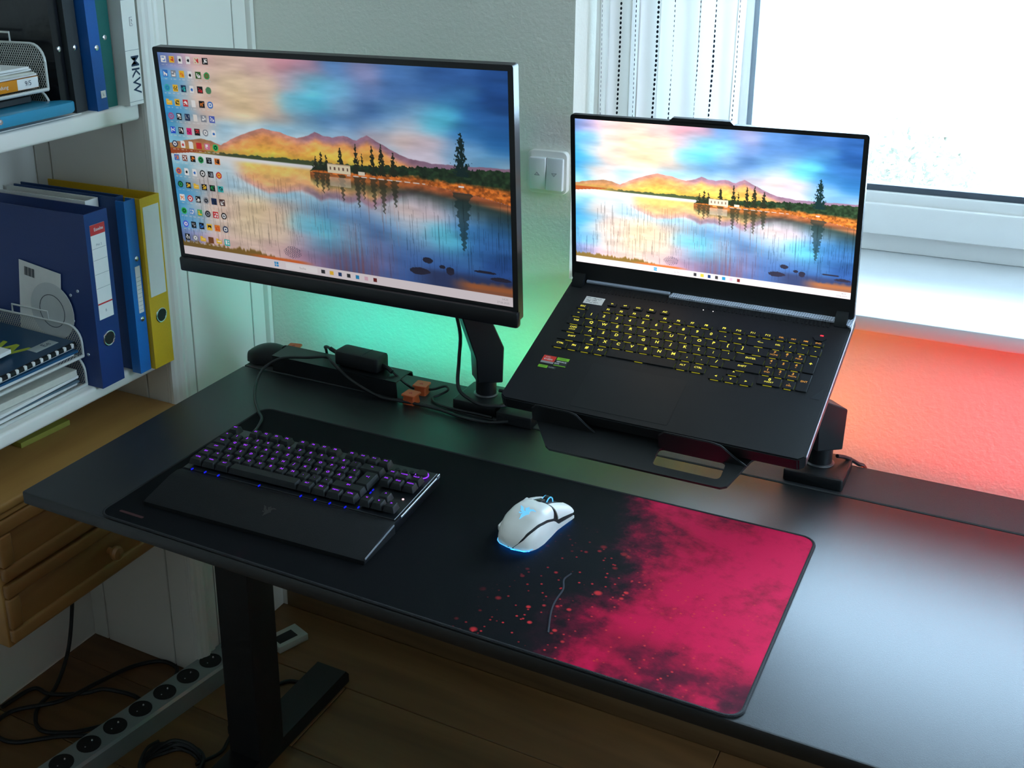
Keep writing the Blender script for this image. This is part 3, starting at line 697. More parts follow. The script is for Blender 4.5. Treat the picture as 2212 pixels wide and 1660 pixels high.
def wallpaper(nx, ny, icons):
    u = np.linspace(0, 1, nx + 1); v = np.linspace(0, 1, ny + 1); X, Y = np.meshgrid(u, v)
    P = np.array(SKYPTS, float)
    def sky(a, b):
        wx = a + .035 * (fbm(a, b, 5, 7, 11) - .5) + .012 * (fbm(a, b, 22, 40, 51, 3) - .5); wy = b + .045 * (fbm(a, b, 4, 8, 31) - .5)
        n = np.zeros(a.shape + (3,)); d = np.full(a.shape, 1e-9)
        for q in P:
            k = np.exp(-((wx - q[0]) ** 2 / (2 * .034 ** 2) + (wy - q[1]) ** 2 / (2 * .030 ** 2))) + 1e-7
            n += k[..., None] * q[2:5]; d += k
        c = n / d[..., None] / 255.
        wisp = fbm(a + .15 * b, b, 10, 26, 131, 4) - .5
        return np.clip(c * (1 + .24 * wisp)[..., None] + .05 * wisp[..., None], 0, 1)
    def mix(I, c, m): 
        c = np.asarray(c, float)
        if c.max() > 1.5: c = c / 255.
        return I * (1 - m[..., None]) + c * m[..., None]
    I = sky(X, np.minimum(Y, .46))
    ridge = np.interp(X, *zip(*RIDGE)) + .006 * (fbm(X, Y * 0, 70, 1, 5, 3) - .5)
    tex = fbm(X + .25 * Y, Y, 60, 60, 77, 4); tex2 = fbm(X - .3 * Y, Y, 14, 20, 99, 3)
    def mountain(X, Y, rd):
        h = np.clip((Y - rd) / .10, 0, 1)
        top = np.array([196, 138, 122.]); mid = np.array([240, 166, 96.]); low = np.array([244, 188, 84.])
        c = top + (mid - top) * sm(h, .05, .5)[..., None] + (low - mid) * sm(h, .5, 1)[..., None]
        pur = np.array([140, 110, 140.])
        c = c + (pur - c) * (sm(X, .40, .47) * sm(h, .55, .15) * .75)[..., None]
        c = c + (np.array([150, 110, 60.]) - c) * (sm(X, .20, .12) * .55)[..., None]
        c = c * (.86 + .32 * tex)[..., None] * (.80 + .40 * tex2)[..., None]; c = c * 1.04 + 6
        return np.clip(c, 0, 255) / 255.
    mm = sm(Y, ridge, ridge + .004) * (Y < .47)
    mc_ = mountain(X, Y, ridge)
    far = sm(X, .72, .80); mc_ = mc_ * (1 - far[..., None]) + np.array([.62, .50, .60]) * far[..., None]
    I = I * (1 - mm[..., None]) + mc_ * mm[..., None]
    gn = sm(Y, .428, .452) * (Y < .47) * sm(X, .85, .5); I = mix(I, (150, 150, 58), gn * .55 * tex)
    fl = .452 + .010 * np.sin(X * 9) * .4 - .012 * (fbm(X, Y * 0, 110, 1, 61, 2) - .3)
    I = mix(I, (64, 82, 56), sm(Y, fl, fl + .004) * (Y < .474) * sm(X, .08, .2) * .9)
    I = mix(I, (176, 88, 44), (sm(Y, .452, .458) * (Y < .486 - .22 * X) * (X < .125)).astype(float))
    # water: mirrored sky and hills
    wat = sm(Y, .468, .474) * (1 - ((Y < .486 - .22 * X) & (X < .125)))
    Ym = np.clip(.945 - Y, 0, .46)
    W = sky(X, Ym); W = W * .92 + .06
    W = mix(W, (250, 246, 246), sm(Y, .545, .47) * sm(X, .62, .35) * .85)
    rm = sm(Y, .945 - ridge + .012, .945 - ridge - .012) * sm(X, .19, .26) * (Y < .70) * sm(Y, .478, .50)
    W = W * (1 - .85 * rm[..., None]) + .85 * rm[..., None] * np.clip(mountain(X, np.clip(.945 - Y, 0, 1), ridge) * .95 + .06, 0, 1)
    I = I * (1 - wat[..., None]) + W * wat[..., None]
    # land on the right with its dark trees, orange shore, and its reflection
    shore = np.interp(X, [.45, .50, .765, .90, .98, 1], [.497, .502, .496, .522, .545, .552]); top = np.interp(X, [.45, .47, .6, .7, .8, 1], [.497, .470, .452, .435, .424, .408]) - .018 * (fbm(X, Y * 0, 150, 1, 8, 3) - .4)
    rl = (X > .45) & (Y > top) & (Y < shore)
    hh = np.clip((Y - top) / np.maximum(shore - top, 1e-3), 0, 1)
    lc_ = np.array([44, 66, 44.]) + (np.array([214, 122, 52.]) - np.array([44, 66, 44.])) * sm(hh + .3 * (tex - .5), .52, .80)[..., None]
    lc_ = lc_ * (.50 + 1.0 * fbm(X, Y, 130, 90, 17, 3))[..., None] / 255.
    I = np.where(rl[..., None], np.clip(lc_, 0, 1), I)
    rfl = (X > .45) * sm(Y, shore, shore + .001) * sm(Y, 2 * shore - top + .035 + .03 * fbm(X, Y * 0, 90, 1, 18, 3), shore + .02)
    rc = np.array([176, 96, 48.]) + (np.array([42, 54, 44.]) - np.array([176, 96, 48.])) * sm(Y - shore, .012, .05)[..., None]
    I = I * (1 - .85 * rfl[..., None]) + .85 * rfl[..., None] * rc / 255. * (.7 + .6 * tex)[..., None]
    def tree(u0, vb, vt, w_, col, mirror=None, al=1.):
        nonlocal I
        def one(vb, vt, al):
            t = (Y - vt) / (vb - vt); ok = (t > 0) & (t < 1)
            jag = .30 + .55 * np.abs(np.sin(t * 17 + 2 * np.sin(X * 300 + u0 * 70))) + 1.1 * (vnoise(X, Y, 200, 170, int(u0 * 1000)) - .5)
            m = ok * (np.abs(X - u0) < w_ * (.10 + .9 * np.clip(t, 0, 1) ** .8) * jag)
            return m * al
        I = mix(I, col, one(vb, vt, al))
        if mirror is not None: I = mix(I, col, one(mirror, 2 * mirror - vt * 1.0 - .0, al * .0))
        if mirror is not None:
            b2, t2 = mirror, 2 * mirror - vt
            t = (t2 - Y) / (t2 - b2); ok = (t > 0) & (t < 1); m = ok * (np.abs(X - u0 - .002 * np.sin(Y * 300)) < w_ * (.12 + .8 * np.clip(t, 0, 1)) * (.6 + .4 * np.abs(np.sin(t * 18)))) * .62
            I = mix(I, np.array(col) * .9 + 8, m)
    for u0, vb, vt, w_ in ((.470, .49, .425, .012), (.487, .488, .402, .012), (.502, .49, .415, .010), (.545, .485, .375, .013), (.590, .487, .352, .014), (.607, .487, .392, .009), (.636, .487, .352, .013), (.662, .485, .340, .015), (.695, .482, .375, .015)):
        tree(u0, vb, vt, w_, (48, 52, 36), .498)
    tree(.877, .450, .262, .029, (26, 52, 52), .520)
    hs = (X > .505) & (X < .572) & (Y > .452) & (Y < .494); I[hs] = np.array([240, 226, 196]) / 255.
    for k in range(5):
        I[(abs(X - (.513 + .0125 * k)) < .0022) & (Y > .466) & (Y < .480)] = np.array([120, 90, 80]) / 255.
    I[hs & (Y < .456)] = np.array([206, 180, 150]) / 255.
    I[(X > .594) & (X < .612) & (Y > .476) & (Y < .492)] = np.array([235, 225, 205]) / 255.
    I[(X > .868) & (X < .882) & (Y > .490) & (Y < .497)] = np.array([250, 240, 235]) / 255.
    I[(abs(Y - .4985) < .0015) & (X > .56) & (X < .78) & (np.sin(X * 260) > -.5)] = np.array([230, 215, 205]) / 255.
    hr = (X > .508) & (X < .570) & (Y > .512) & (Y < .556); I[hr] = I[hr] * .45 + .55 * np.array([236, 214, 196]) / 255.
    # reeds standing in the water
    rs = np.random.RandomState(21)
    for k in range(420):
        u0 = rs.rand(); b = .62 + .34 * rs.rand(); ln = .03 + .13 * rs.rand() ** 1.5
        if u0 < .08 and b < .8: continue
        i = int(u0 * nx); j0, j1 = int(max(.55, b - ln) * ny), int(min(b, .95) * ny)
        if j1 <= j0: continue
        warm = .40 < u0 < .72 and rs.rand() < .5
        I[j0:j1, i] = I[j0:j1, i] * (.80 if not warm else .85) + (np.array([.12, .06, .04]) if warm else 0)
    blu = sm(Y, .72, .95) * sm(X, .30, .55); I = mix(I, (52, 84, 160), blu * .50)
    rst = sm(Y, .66, .95) * np.exp(-((X - .57) / .10) ** 2) * fbm(X, Y, 160, 3, 91, 2); I = mix(I, (160, 84, 74), rst * .75)
    tl_ = ((X - .372) / .028) ** 2 + ((Y - .905) / .030) ** 2; I = mix(I, (50, 60, 90), ((tl_ < 1) & (np.sin(X * 900 + 40 * np.sin(Y * 90)) > .55)).astype(float) * .8)
    gl_ = .935 - .028 * fbm(X, Y * 0, 180, 1, 44, 3) + .03 * sm(X, .22, .42); g = sm(Y, gl_, gl_ + .014) * sm(X, .42, .34); I = mix(I, (134, 104, 40), g * .9); g2 = sm(Y, .938 + .0, .948) * sm(X, .45, .38) * sm(X, .2, .3); I = mix(I, (226, 120, 60), g2)
    for rx, ry, rw, rh in ((.775, .845, .014, .014), (.815, .865, .008, .009), (.836, .880, .012, .018), (.752, .90, .03, .018), (.93, .86, .03, .006), (.97, .885, .03, .010)):
        I = mix(I, (46, 42, 56), (((X - rx) / rw) ** 2 + ((Y - ry) / rh) ** 2 < .35 + 1.1 * tex).astype(float) * .9)
    dk = sm(Y, .865, .90) * sm(X, .70, .80) * .55; I = mix(I, (58, 52, 74), dk)
    go = sm(Y, .905 + .05 * (fbm(X, Y * 0, 40, 1, 3, 3) - .5), .925) * sm(X, .82, .90); I = mix(I, np.array([206, 120, 60]), go * (.55 + .45 * tex))
    # task bar
    I[Y > .956] = np.array([238, 228, 232]) / 255.
    def sq(x, y, w_, h_, c): I[(abs(X - x) < w_) & (abs(Y - y) < h_)] = np.array(c) / 255.
    for a in (-1, 1):
        for b in (-1, 1): sq(.315 + a * .0034, .978 + b * .006, .0028, .0049, (40, 160, 220))
    sq(.395, .978, .050, .014, (246, 240, 242))
    for k, c in enumerate(((60, 60, 66), (245, 200, 70), (40, 70, 120), (60, 60, 66), (50, 150, 200), (230, 190, 205), (120, 40, 40))): sq(.463 + .0262 * k, .978, .0056, .0098, c)
    if icons:
        W_, K, Rr, Yl, Gr, Bl, Nv, Tl, Gy, Or, Mg = (245, 245, 245), (22, 24, 28), (214, 52, 60), (244, 200, 62), (40, 170, 96), (60, 130, 210), (28, 52, 96), (60, 190, 190), (150, 155, 165), (236, 140, 50), (226, 40, 130)
        rows = [[('q', W_, Bl), ('q', Yl, Rr), ('d', W_, K), ('d', W_, K), ('q', (235, 225, 200), Rr), ('q', K, W_)],
                [('q', Bl, W_), ('q', Gy, W_), ('q', Yl, Or), ('d', W_, K), ('q', (60, 110, 50), W_), ('o', Gr, (150, 90, 50))],
                [('o', Tl, Bl), ('q', Yl, K), ('q', Nv, Tl), ('d', W_, Bl), ('q', K, Rr), ('o', (90, 150, 110), None)],
                [('f', Yl, (250, 225, 150)), ('q', Yl, K), ('q', Rr, W_), ('d', W_, None), ('q', K, Or), ('o', Bl, W_)],
                [('o', (190, 90, 150), (120, 170, 210)), ('q', K, W_), ('q', Nv, Gy), ('d', (240, 235, 230), None), ('q', Gy, W_), ('q', (90, 110, 200), W_)],
                [('q', (40, 90, 220), W_), ('q', K, W_), ('q', Mg, K), ('q', K, Rr), ('o', Gy, W_), ('d', W_, Bl)],
                [('o', Nv, W_), ('d', W_, Rr), ('d', W_, None), ('q', Rr, None), ('q', (225, 130, 160), W_), ('o', (50, 200, 110), K)],
                [('q', Bl, Or), ('q', (150, 80, 60), W_), ('q', K, Or), ('o', Gr, K), ('q', K, Gy), ('q', Or, K)],
                [('o', Or, (120, 60, 160)), ('d', W_, K), ('d', W_, Bl), ('o', K, W_), ('q', K, Gy), ('o', Rr, Yl)],
                [('o', (20, 70, 55), Gr), ('q', K, Yl), ('f', Yl, (250, 225, 150)), ('q', K, Yl), ('q', K, Gr), ('q', Tl, K)],
                [('q', W_, Or), ('o', Rr, W_), ('q', K, W_), ('o', Gy, K), ('q', Nv, K), ('q', (90, 60, 60), W_)],
                [('o', (40, 190, 90), K), ('q', (110, 160, 220), W_), ('q', (90, 180, 120), Yl), ('o', K, Gy), ('q', Rr, W_), ('o', K, W_)],
                [('o', (90, 100, 230), W_), ('q', K, Gy), ('q', K, Bl), ('q', Yl, K), ('q', Or, Rr), ('o', Nv, W_)],
                [('q', K, W_), ('o', Gy, W_), ('f', Yl, (250, 225, 150)), ('q', (130, 80, 40), None), ('f', Yl, W_), ('q', Tl, W_)]]
        for r, rw in enumerate(rows):
            for c, (k, a, b) in enumerate(rw): icon(I, X, Y, .0185 + .0275 * c, .0300 + .0675 * r, k, a, b)
    I = np.clip(I, 0, 1)
    return np.where(I <= .04045, I / 12.92, ((I + .055) / 1.055) ** 2.4)
def screen_mesh(name, w_, h_, nx, ny, icons, gamma=1.0):
    C_ = wallpaper(nx, ny, icons) ** gamma
    u = np.linspace(-.5, .5, nx + 1) * w_; v = np.linspace(.5, -.5, ny + 1) * h_
    X, Z = np.meshgrid(u, v); co = np.stack([X, 0 * X, Z], -1).reshape(-1, 3).astype(np.float32)
    i = np.arange(ny)[:, None] * (nx + 1) + np.arange(nx)[None, :]
    f = np.stack([i, i + nx + 1, i + nx + 2, i + 1], -1).reshape(-1, 4)
    me = bpy.data.meshes.new(name); me.vertices.add(len(co)); me.vertices.foreach_set('co', co.ravel())
    me.loops.add(f.size); me.loops.foreach_set('vertex_index', f.ravel().astype(np.int32))
    me.polygons.add(len(f)); me.polygons.foreach_set('loop_start', np.arange(0, f.size, 4, dtype=np.int32))
    at = me.color_attributes.new('picture', 'FLOAT_COLOR', 'POINT')
    rgba = np.ones((len(co), 4), np.float32); rgba[:, :3] = C_.reshape(-1, 3); at.data.foreach_set('color', rgba.ravel())
    me.update(); me.validate()
    return me
def SCREEN(name, s):
    m = bpy.data.materials.new(name); nt, N, L, p = nodes(m)
    a = N.new('ShaderNodeVertexColor'); a.layer_name = 'picture'
    L.new(a.outputs[0], p.inputs['Emission Color']); p.inputs['Emission Strength'].default_value = s
    p.inputs['Base Color'].default_value = (.006, .006, .007, 1); p.inputs['Roughness'].default_value = .35; p.inputs['Specular IOR Level'].default_value = .35
    m.cycles.emission_sampling = 'NONE'      # a dim, dense mesh: found by bounced rays
    return m
scrtxt = EMIT('grey_screen_text', (.25, .24, .26), 1.0)

# ------------------------------------------------------------------ monitor
MC = Vector((.3200, .3694, .4324)); RM = rotvec((.0754, .0024, .002))
MW, MH = .5977, .3363
mx_, my_, mz_ = RM @ Vector((1, 0, 0)), RM @ Vector((0, 1, 0)), RM @ Vector((0, 0, 1))
mon = thing('monitor', 'black widescreen monitor on the left, lake wallpaper and desktop icons', 'monitor', frame=frame(MC - mz_ * (MH / 2 + .030), mx_, my_, mz_))
mo = MH / 2 + .030           # screen centre above the monitor's lower edge
bez = M('monitor_bezel', (.009, .009, .010), .38)
def ringframe(name, ix0, iz0, ix1, iz1, ox0, oz0, ox1, oz1, y0, y1, mat, parent, r=.004):
    bm = bmesh.new(); o_ = rrect(ox0, oz0, ox1, oz1, r, 3); i_ = [(min(max(a, ix0), ix1), min(max(b, iz0), iz1)) for a, b in o_]
    n = len(o_)
    V = [[bm.verts.new((a, y, b)) for a, b in q] for q, y in ((o_, y0), (o_, y1), (i_, y0), (i_, y0 + .0012))]
    for A, B in ((V[0], V[1]), (V[2], V[0]), (V[3], V[2])):
        for k in range(n):
            try: bm.faces.new((A[k], A[(k + 1) % n], B[(k + 1) % n], B[k]))
            except ValueError: pass
    bm.faces.new(V[1])
    bmesh.ops.remove_doubles(bm, verts=bm.verts, dist=1e-6); bmesh.ops.recalc_face_normals(bm, faces=list(bm.faces))
    return obj(name, bm, mat, parent)
ringframe('bezel', -MW / 2 - .0005, mo - MH / 2 - .0005, MW / 2 + .0005, mo + MH / 2 + .0005, -MW / 2 - .0085, .0075, MW / 2 + .0085, mo + MH / 2 + .0085, -.0012, .015, bez, mon)
box('chin', (0, -.0006, .0125), (MW + .0185, .014, .025), bez, mon, .0035)
s_ = link('screen', screen_mesh('screen', MW, MH, 760, 428, True, 1.12), SCREEN('monitor_picture', .62), mon); s_.location = (0, -.0004, mo)
box('rear_housing', (0, .026, mo - .005), (MW * .82, .026, MH * .78), blk, mon, .010)
box('mount_block', (0, .046, mo - .010), (.13, .018, .13), blk, mon, .004)
text('screen_text', 'Suche', .0052, scrtxt, mon, (-.060, -.0009, mo - MH / 2 + .0072), (1, 0, 0), (0, 0, 1))
text('screen_text', '14:33', .0044, scrtxt, mon, (MW / 2 - .012, -.0009, mo - MH / 2 + .0100), (1, 0, 0), (0, 0, 1)); text('screen_text', '27.06.2025', .0044, scrtxt, mon, (MW / 2 - .015, -.0009, mo - MH / 2 + .0045), (1, 0, 0), (0, 0, 1))

# ------------------------------------------------------------------ laptop on its tray
LC = Vector((.8534, .4938, .4115)); RL = rotvec((.0746, -.0061, -.0243)); LW, LH_ = .3819, .2148
lx_, ly_, lz_ = RL @ Vector((1, 0, 0)), RL @ Vector((0, 1, 0)), RL @ Vector((0, 0, 1))
HB = LC - lz_ * .1374
a21 = math.radians(21); fwv = lx_.cross(Vector((0, 0, 1))).normalized() * math.cos(a21) + Vector((0, 0, -math.sin(a21)))
bx_ = lx_.normalized(); by_ = (-fwv - bx_ * (-fwv).dot(bx_)).normalized(); bz_ = bx_.cross(by_)
LF = frame(HB, bx_, by_, bz_)        # laptop frame: origin on the hinge line at deck level, y to the back, z off the deck
BT = .0225                            # base thickness
lap = thing('gaming_laptop', 'open black gaming laptop with yellow backlit keys, showing the lake wallpaper', 'laptop', frame=LF @ Matrix.Translation((0, -.13, -BT)))
def LP(u, w_, z=0.): return (u, -w_ + .13, z + BT)
lapm = M('laptop_black_deck', (.009, .010, .011), .45, vary=.12, scale=25, bump=.05, bscale=900, spec=.30)
silver = M('laptop_silver_trim', (.50, .54, .64), .4, metal=.2)
bm = bmesh.new(); base = [(-.1975, -.255), (-.190, -.2605), (.1905, -.2605), (.1975, -.254), (.1975, .012), (.192, .028), (-.192, .028), (-.1975, .012)]
addprism(bm, [(a, b + .13) for a, b in base], .004, BT); es = [e for e in bm.edges]; bmesh.ops.bevel(bm, geom=es, offset=.0016, segments=2, affect='EDGES'); obj('base', bm, lapm, lap)
box('edge_trim', (.1977, .13 - .128, BT - .0045), (.0012, .245, .0030), M('laptop_edge_silver', (.55, .56, .62), .3, metal=.6), lap, .0004, 1)
# rear deck: grey bar, perforated silver plate, vents, hinges
box('rear_bar', LP(-.111, -.001, .0016), (.126, .010, .004), silver, lap, .0008, 1)
pm = bpy.data.materials.new('laptop_perforated_silver'); nt, N, L, p = nodes(pm)
tc = N.new('ShaderNodeTexCoord'); mp = N.new('ShaderNodeMapping'); mp.inputs['Scale'].default_value = (1 / .0031,) * 3; mp.inputs['Rotation'].default_value = (0, 0, math.radians(8)); L.new(tc.outputs['Object'], mp.inputs[0])
ck = N.new('ShaderNodeTexVoronoi'); ck.inputs['Randomness'].default_value = 0; ck.inputs['Scale'].default_value = 1; L.new(mp.outputs[0], ck.inputs['Vector'])
ltn = N.new('ShaderNodeMath'); ltn.operation = 'LESS_THAN'; ltn.inputs[1].default_value = .36; L.new(ck.outputs['Distance'], ltn.inputs[0])
mxn = N.new('ShaderNodeMix'); mxn.data_type = 'RGBA'; L.new(ltn.outputs[0], mxn.inputs[0]); mxn.inputs[6].default_value = (.80, .84, .95, 1); mxn.inputs[7].default_value = (.22, .25, .33, 1)
L.new(mxn.outputs[2], p.inputs['Base Color']); p.inputs['Roughness'].default_value = .4; p.inputs['Metallic'].default_value = .0
prism('perforated_plate', [(-.0475, .13 - .009), (.1750, .13 - .009), (.1740, .13 + .0075), (-.040, .13 + .0075), (-.0440, .13 + .002)], BT, BT + .0028, pm, lap)
prism('rear_corner', [(.1905, .13 - .012), (.1978, .13 - .016), (.1978, .13 + .010), (.194, .13 + .014), (.1845, .13 + .010), (.1845, .13 - .006)], BT - .004, BT + .0022, pm, lap)
bm = bmesh.new()
for k in range(62): addbox(bm, LP(-.160 + .0054 * k, .0155, .0003), (.0024, .010, .0006))
v_ = obj('vent_slots', bm, M('vent_dark', (.004, .004, .004), .8), lap, False); v_['kind'] = 'stuff'
for a, b in ((-.193, -.176), (.176, .191)):
    bm = bmesh.new(); addprism(bm, [(.13 + .010, BT - .001), (.13 + .010, BT + .009), (.13 + .002, BT + .012), (.13 - .010, BT + .008), (.13 - .016, BT + .0006)], a, b, 'yz'); obj('hinge', bm, lapm, lap)
for u in (.006, .0195): lathe('status_light', [(.0007, 0), (.0007, .0003), (0, .0004)], EMIT('white_led', (1, .9, .9), 2.0), lap, LP(u, .0235, 0), 8)
# touch pad outline, dent, stickers
tpm = M('laptop_touchpad', (.010, .011, .012), .40, spec=.32)
prism('touchpad', rrect(-.100, .13 - .250, .030, .13 - .166, .002, 2), BT, BT + .00025, tpm, lap)
prism('worn_spot', [(.1795, .13 - .1565), (.1900, .13 - .1560), (.1925, .13 - .150), (.1905, .13 - .136), (.1850, .13 - .146)], BT, BT + .0002, M('worn_black', (.006, .006, .007), .3), lap)
def sticker(poly, mat, z=.0003, name='sticker'): return prism(name, [(a, .13 - b) for a, b in poly], BT, BT + z, mat, lap)
def R4(a, b, c, d): return [(a, b), (c, b), (c, d), (a, d)]
redm = M('red_sticker', (.75, .035, .02), .4); grn = M('green_sticker', (.22, .55, .02), .4); dsk = M('dark_sticker', (.02, .021, .022), .4); wpr = M('white_print', (.75, .75, .75), .6); gryS = M('grey_sticker', (.30, .29, .29), .4)
st = sticker(R4(-.171, .167, -.1525, .178), redm); text('lettering', 'AMD', .0034, wpr, st, (-.1640, .13 - .1702, BT + .0004)); text('lettering', 'RYZEN', .0040, wpr, st, (-.1622, .13 - .1745, BT + .0004), bold=.0001)
sticker(R4(-.171, .178, -.1525, .182), gryS)
st = sticker(R4(-.1510, .167, -.1335, .1725), grn); text('lettering', 'NVIDIA', .0030, ink, st, (-.1420, .13 - .1698, BT + .0004))
st = sticker(R4(-.1510, .1725, -.1335, .1835), dsk); text('lettering', 'GEFORCE', .0033, wpr, st, (-.1423, .13 - .1756, BT + .0004), bold=.0001); text('lettering', 'RTX', .0036, wpr, st, (-.1475, .13 - .1797, BT + .0004), bold=.0001)
sticker(R4(-.1510, .1828, -.1335, .1840), grn, .0005)
st = sticker(R4(-.1710, .1865, -.1575, .1915), grn); text('lettering', 'NVIDIA', .0027, ink, st, (-.1642, .13 - .189, BT + .0004))
st = sticker(R4(-.1573, .1865, -.1455, .1915), dsk); text('lettering', 'G-SYNC', .0024, wpr, st, (-.1514, .13 - .189, BT + .0004))
st = sticker(R4(-.162, .0325, -.1335, .0480), paper, name='handwritten_note')
rsq = random.Random(5)
for row_, spans in ((.0362, ((-.159, -.154), (-.151, -.138))), (.0402, ((-.159, -.153), (-.150, -.144))), (.0442, ((-.159, -.149), (-.147, -.140)))):
    for a_, b_ in spans:
        n_ = int((b_ - a_) / .0009); bm = bmesh.new()
        addtube(bm, [(a_ + (b_ - a_) * k / n_, .13 - row_ + rsq.uniform(-.0014, .0014), BT + .0004) for k in range(n_ + 1)], .00022, 4, True, 3); obj('handwriting', bm, ink, st)
# power button
bm = bmesh.new(); addprism(bm, [(.165 + .0085 * math.cos(math.pi * k / 3), .13 - .0445 + .0068 * math.sin(math.pi * k / 3)) for k in range(6)], BT, BT + .0016); pb = obj('power_button', bm, blk, lap, False)
box('power_light', (.1668, .13 - .0400, BT + .0018), (.0040, .0016, .0006), EMIT('red_power_light', (1, .03, .05), 2.5), pb)
# keys
lk = M('laptop_key', (.008, .009, .010), .45, vary=.1, spec=.3)
ye = EMIT('yellow_key_legend', (.95, .85, .10), 1.3); yg = EMIT('yellow_green_key_glow', (.66, .60, .03), .55); orl = EMIT('orange_key_legend', (.95, .45, .08), .9)
kc = {}
def lkey(u, w_, kw, kh, s=None, size=.0054, mat=ye, s2=None, glow=True):
    k = (round(kw, 4), round(kh, 4))
    if k not in kc:
        bm = bmesh.new(); addprism(bm, rrect(-kw / 2, -kh / 2, kw / 2, kh / 2, .0014, 2), -.0005, .0013)
        tp = [f for f in bm.faces if f.normal.z > .9]; bmesh.ops.bevel(bm, geom=[e for f in tp for e in f.edges], offset=.0004, segments=1, affect='EDGES'); me = finish(bm, 'laptop_key'); me.materials.append(lk)
        bm = bmesh.new(); addbox(bm, (-.0003, -kh / 2 - .0005, .0002), (min(kw * .60, .011), .0006, .0005)); g = finish(bm, 'key_glow', False); g.materials.append(yg)
        bm = bmesh.new(); addbox(bm, (kw / 2 + .0003, -kh * .12, .0002), (.0003, kh * .55, .0005)); g2 = finish(bm, 'key_edge_glow', False); g2.materials.append(EMIT('dim_green_glow', (.16, .22, .03), .5))
        kc[k] = (me, g, g2)
    me, g, g2 = kc[k]
    o = link('key', me, None, lap); o.location = LP(u, w_, .0004)
    if glow: link('key_glow', g, None, o); link('key_glow', g2, None, o)
    if s: text('legend', s, size * 1.3, mat, o, (0, .0012 if s2 is None else .0028, .00140), bold=.00016 if len(s) < 3 else .00004)
    if s2: text('legend', s2, .0036, orl if mat is orl else mat, o, (0, -.0018, .00140))
P_ = .0192; KW, KH = .0170, .0150
RW = [.0725, .0893, .1063, .1233, .1408]
for k in range(5): lkey(-.119 + P_ * k, .0432, .0130, .0070, ['v-', 'v+', 'mic', 'hm', 'AC'][k], .0036, glow=False)
lkey(-.158, .0578, .0165, .0085, 'ESC', .0036)
for k, u in enumerate((-.120, -.1008, -.0816, -.0624, -.0375, -.0183, .0009, .0201, .0445, .0637, .0829, .1021)): lkey(u, .0570, .0165, .0085, 'F%d' % (k + 1), .0036)
for k, u in enumerate((.1195, .1350, .1505, .1660)): lkey(u, .0570, .0135, .0085, ['DEL', 'PRT', 'HM', 'END'][k], .0028, orl)
lkey(-.159, RW[0], KW, KH, '~', .004)
for k, s in enumerate('1234567890-='): lkey(-.1395 + (.0190) * k, RW[0], KW, KH, s)
lkey(.0965, RW[0], .0330, KH, '<--', .005)
lkey(-.1560, RW[1], .0235, KH, 'TAB', .0034)
for k, s in enumerate('QWERTYUIOP[]'): lkey(-.1330 + P_ * k, RW[1], KW, KH, s)
lkey(.0985, RW[1], .0250, KH, '\\', .005)
lkey(-.1540, RW[2], .0285, KH, 'CAPS', .0034, ye, 'LOCK')
for k, s in enumerate("ASDFGHJKL;'"): lkey(-.1280 + P_ * k, RW[2], KW, KH, s)
lkey(.0930, RW[2], .0355, KH, 'ENTER', .0034)
lkey(-.1490, RW[3], .0385, KH, 'SHIFT', .0034)
for k, s in enumerate('ZXCVBNM,./'): lkey(-.1190 + P_ * k, RW[3], KW, KH, s)
lkey(.0868, RW[3], .0470, KH, 'SHIFT', .0034)
lkey(-.1590, RW[4], .0200, KH, 'CTRL', .0034); lkey(-.1385, RW[4], KW, KH, 'FN', .0036); lkey(-.1195, RW[4], KW, KH, '#', .0058); lkey(-.1000, RW[4], KW, KH, 'ALT', .0034)
lkey(-.0425, RW[4], .0940, KH, '', .0034); lkey(.0145, RW[4], KW, KH, 'ALT', .0034); lkey(.0350, RW[4], .0200, KH, 'CTRL', .0034)
lkey(.0610, .1500, .0170, .0105, '<', .0042); lkey(.0800, .1375, .0170, .0085, '^', .0042); lkey(.0800, .1500, .0170, .0105, 'v', .0042); lkey(.0990, .1500, .0170, .0105, '>', .0042)
NU = (.1190, .1347, .1504, .1661); NW = .0138
for r, ss in enumerate((('DEL', '/', '*', '-'), ('7', '8', '9', None), ('4', '5', '6', None), ('1', '2', '3', None))):
    for c, s in enumerate(ss):
        if s: lkey(NU[c], RW[r], NW, KH, s, .0042 if len(s) < 2 else .003, ye if r == 0 else orl, {'7': 'HOME', '8': '^', '9': 'PGUP', '4': '<', '6': '>', '1': 'END', '2': 'v', '3': 'PGDN'}.get(s))
lkey(NU[3], (RW[1] + RW[2]) / 2, NW, .0320, '+', .0060, glow=False); lkey(NU[3], (RW[3] + RW[4]) / 2, NW, .0320, 'ENT', .0034, orl, glow=False)
lkey(.1260, RW[4], .0290, KH, '0', .0050, ye, 'INSERT'); lkey(NU[2], RW[4], NW, KH, '.', .0050, orl, 'DEL')
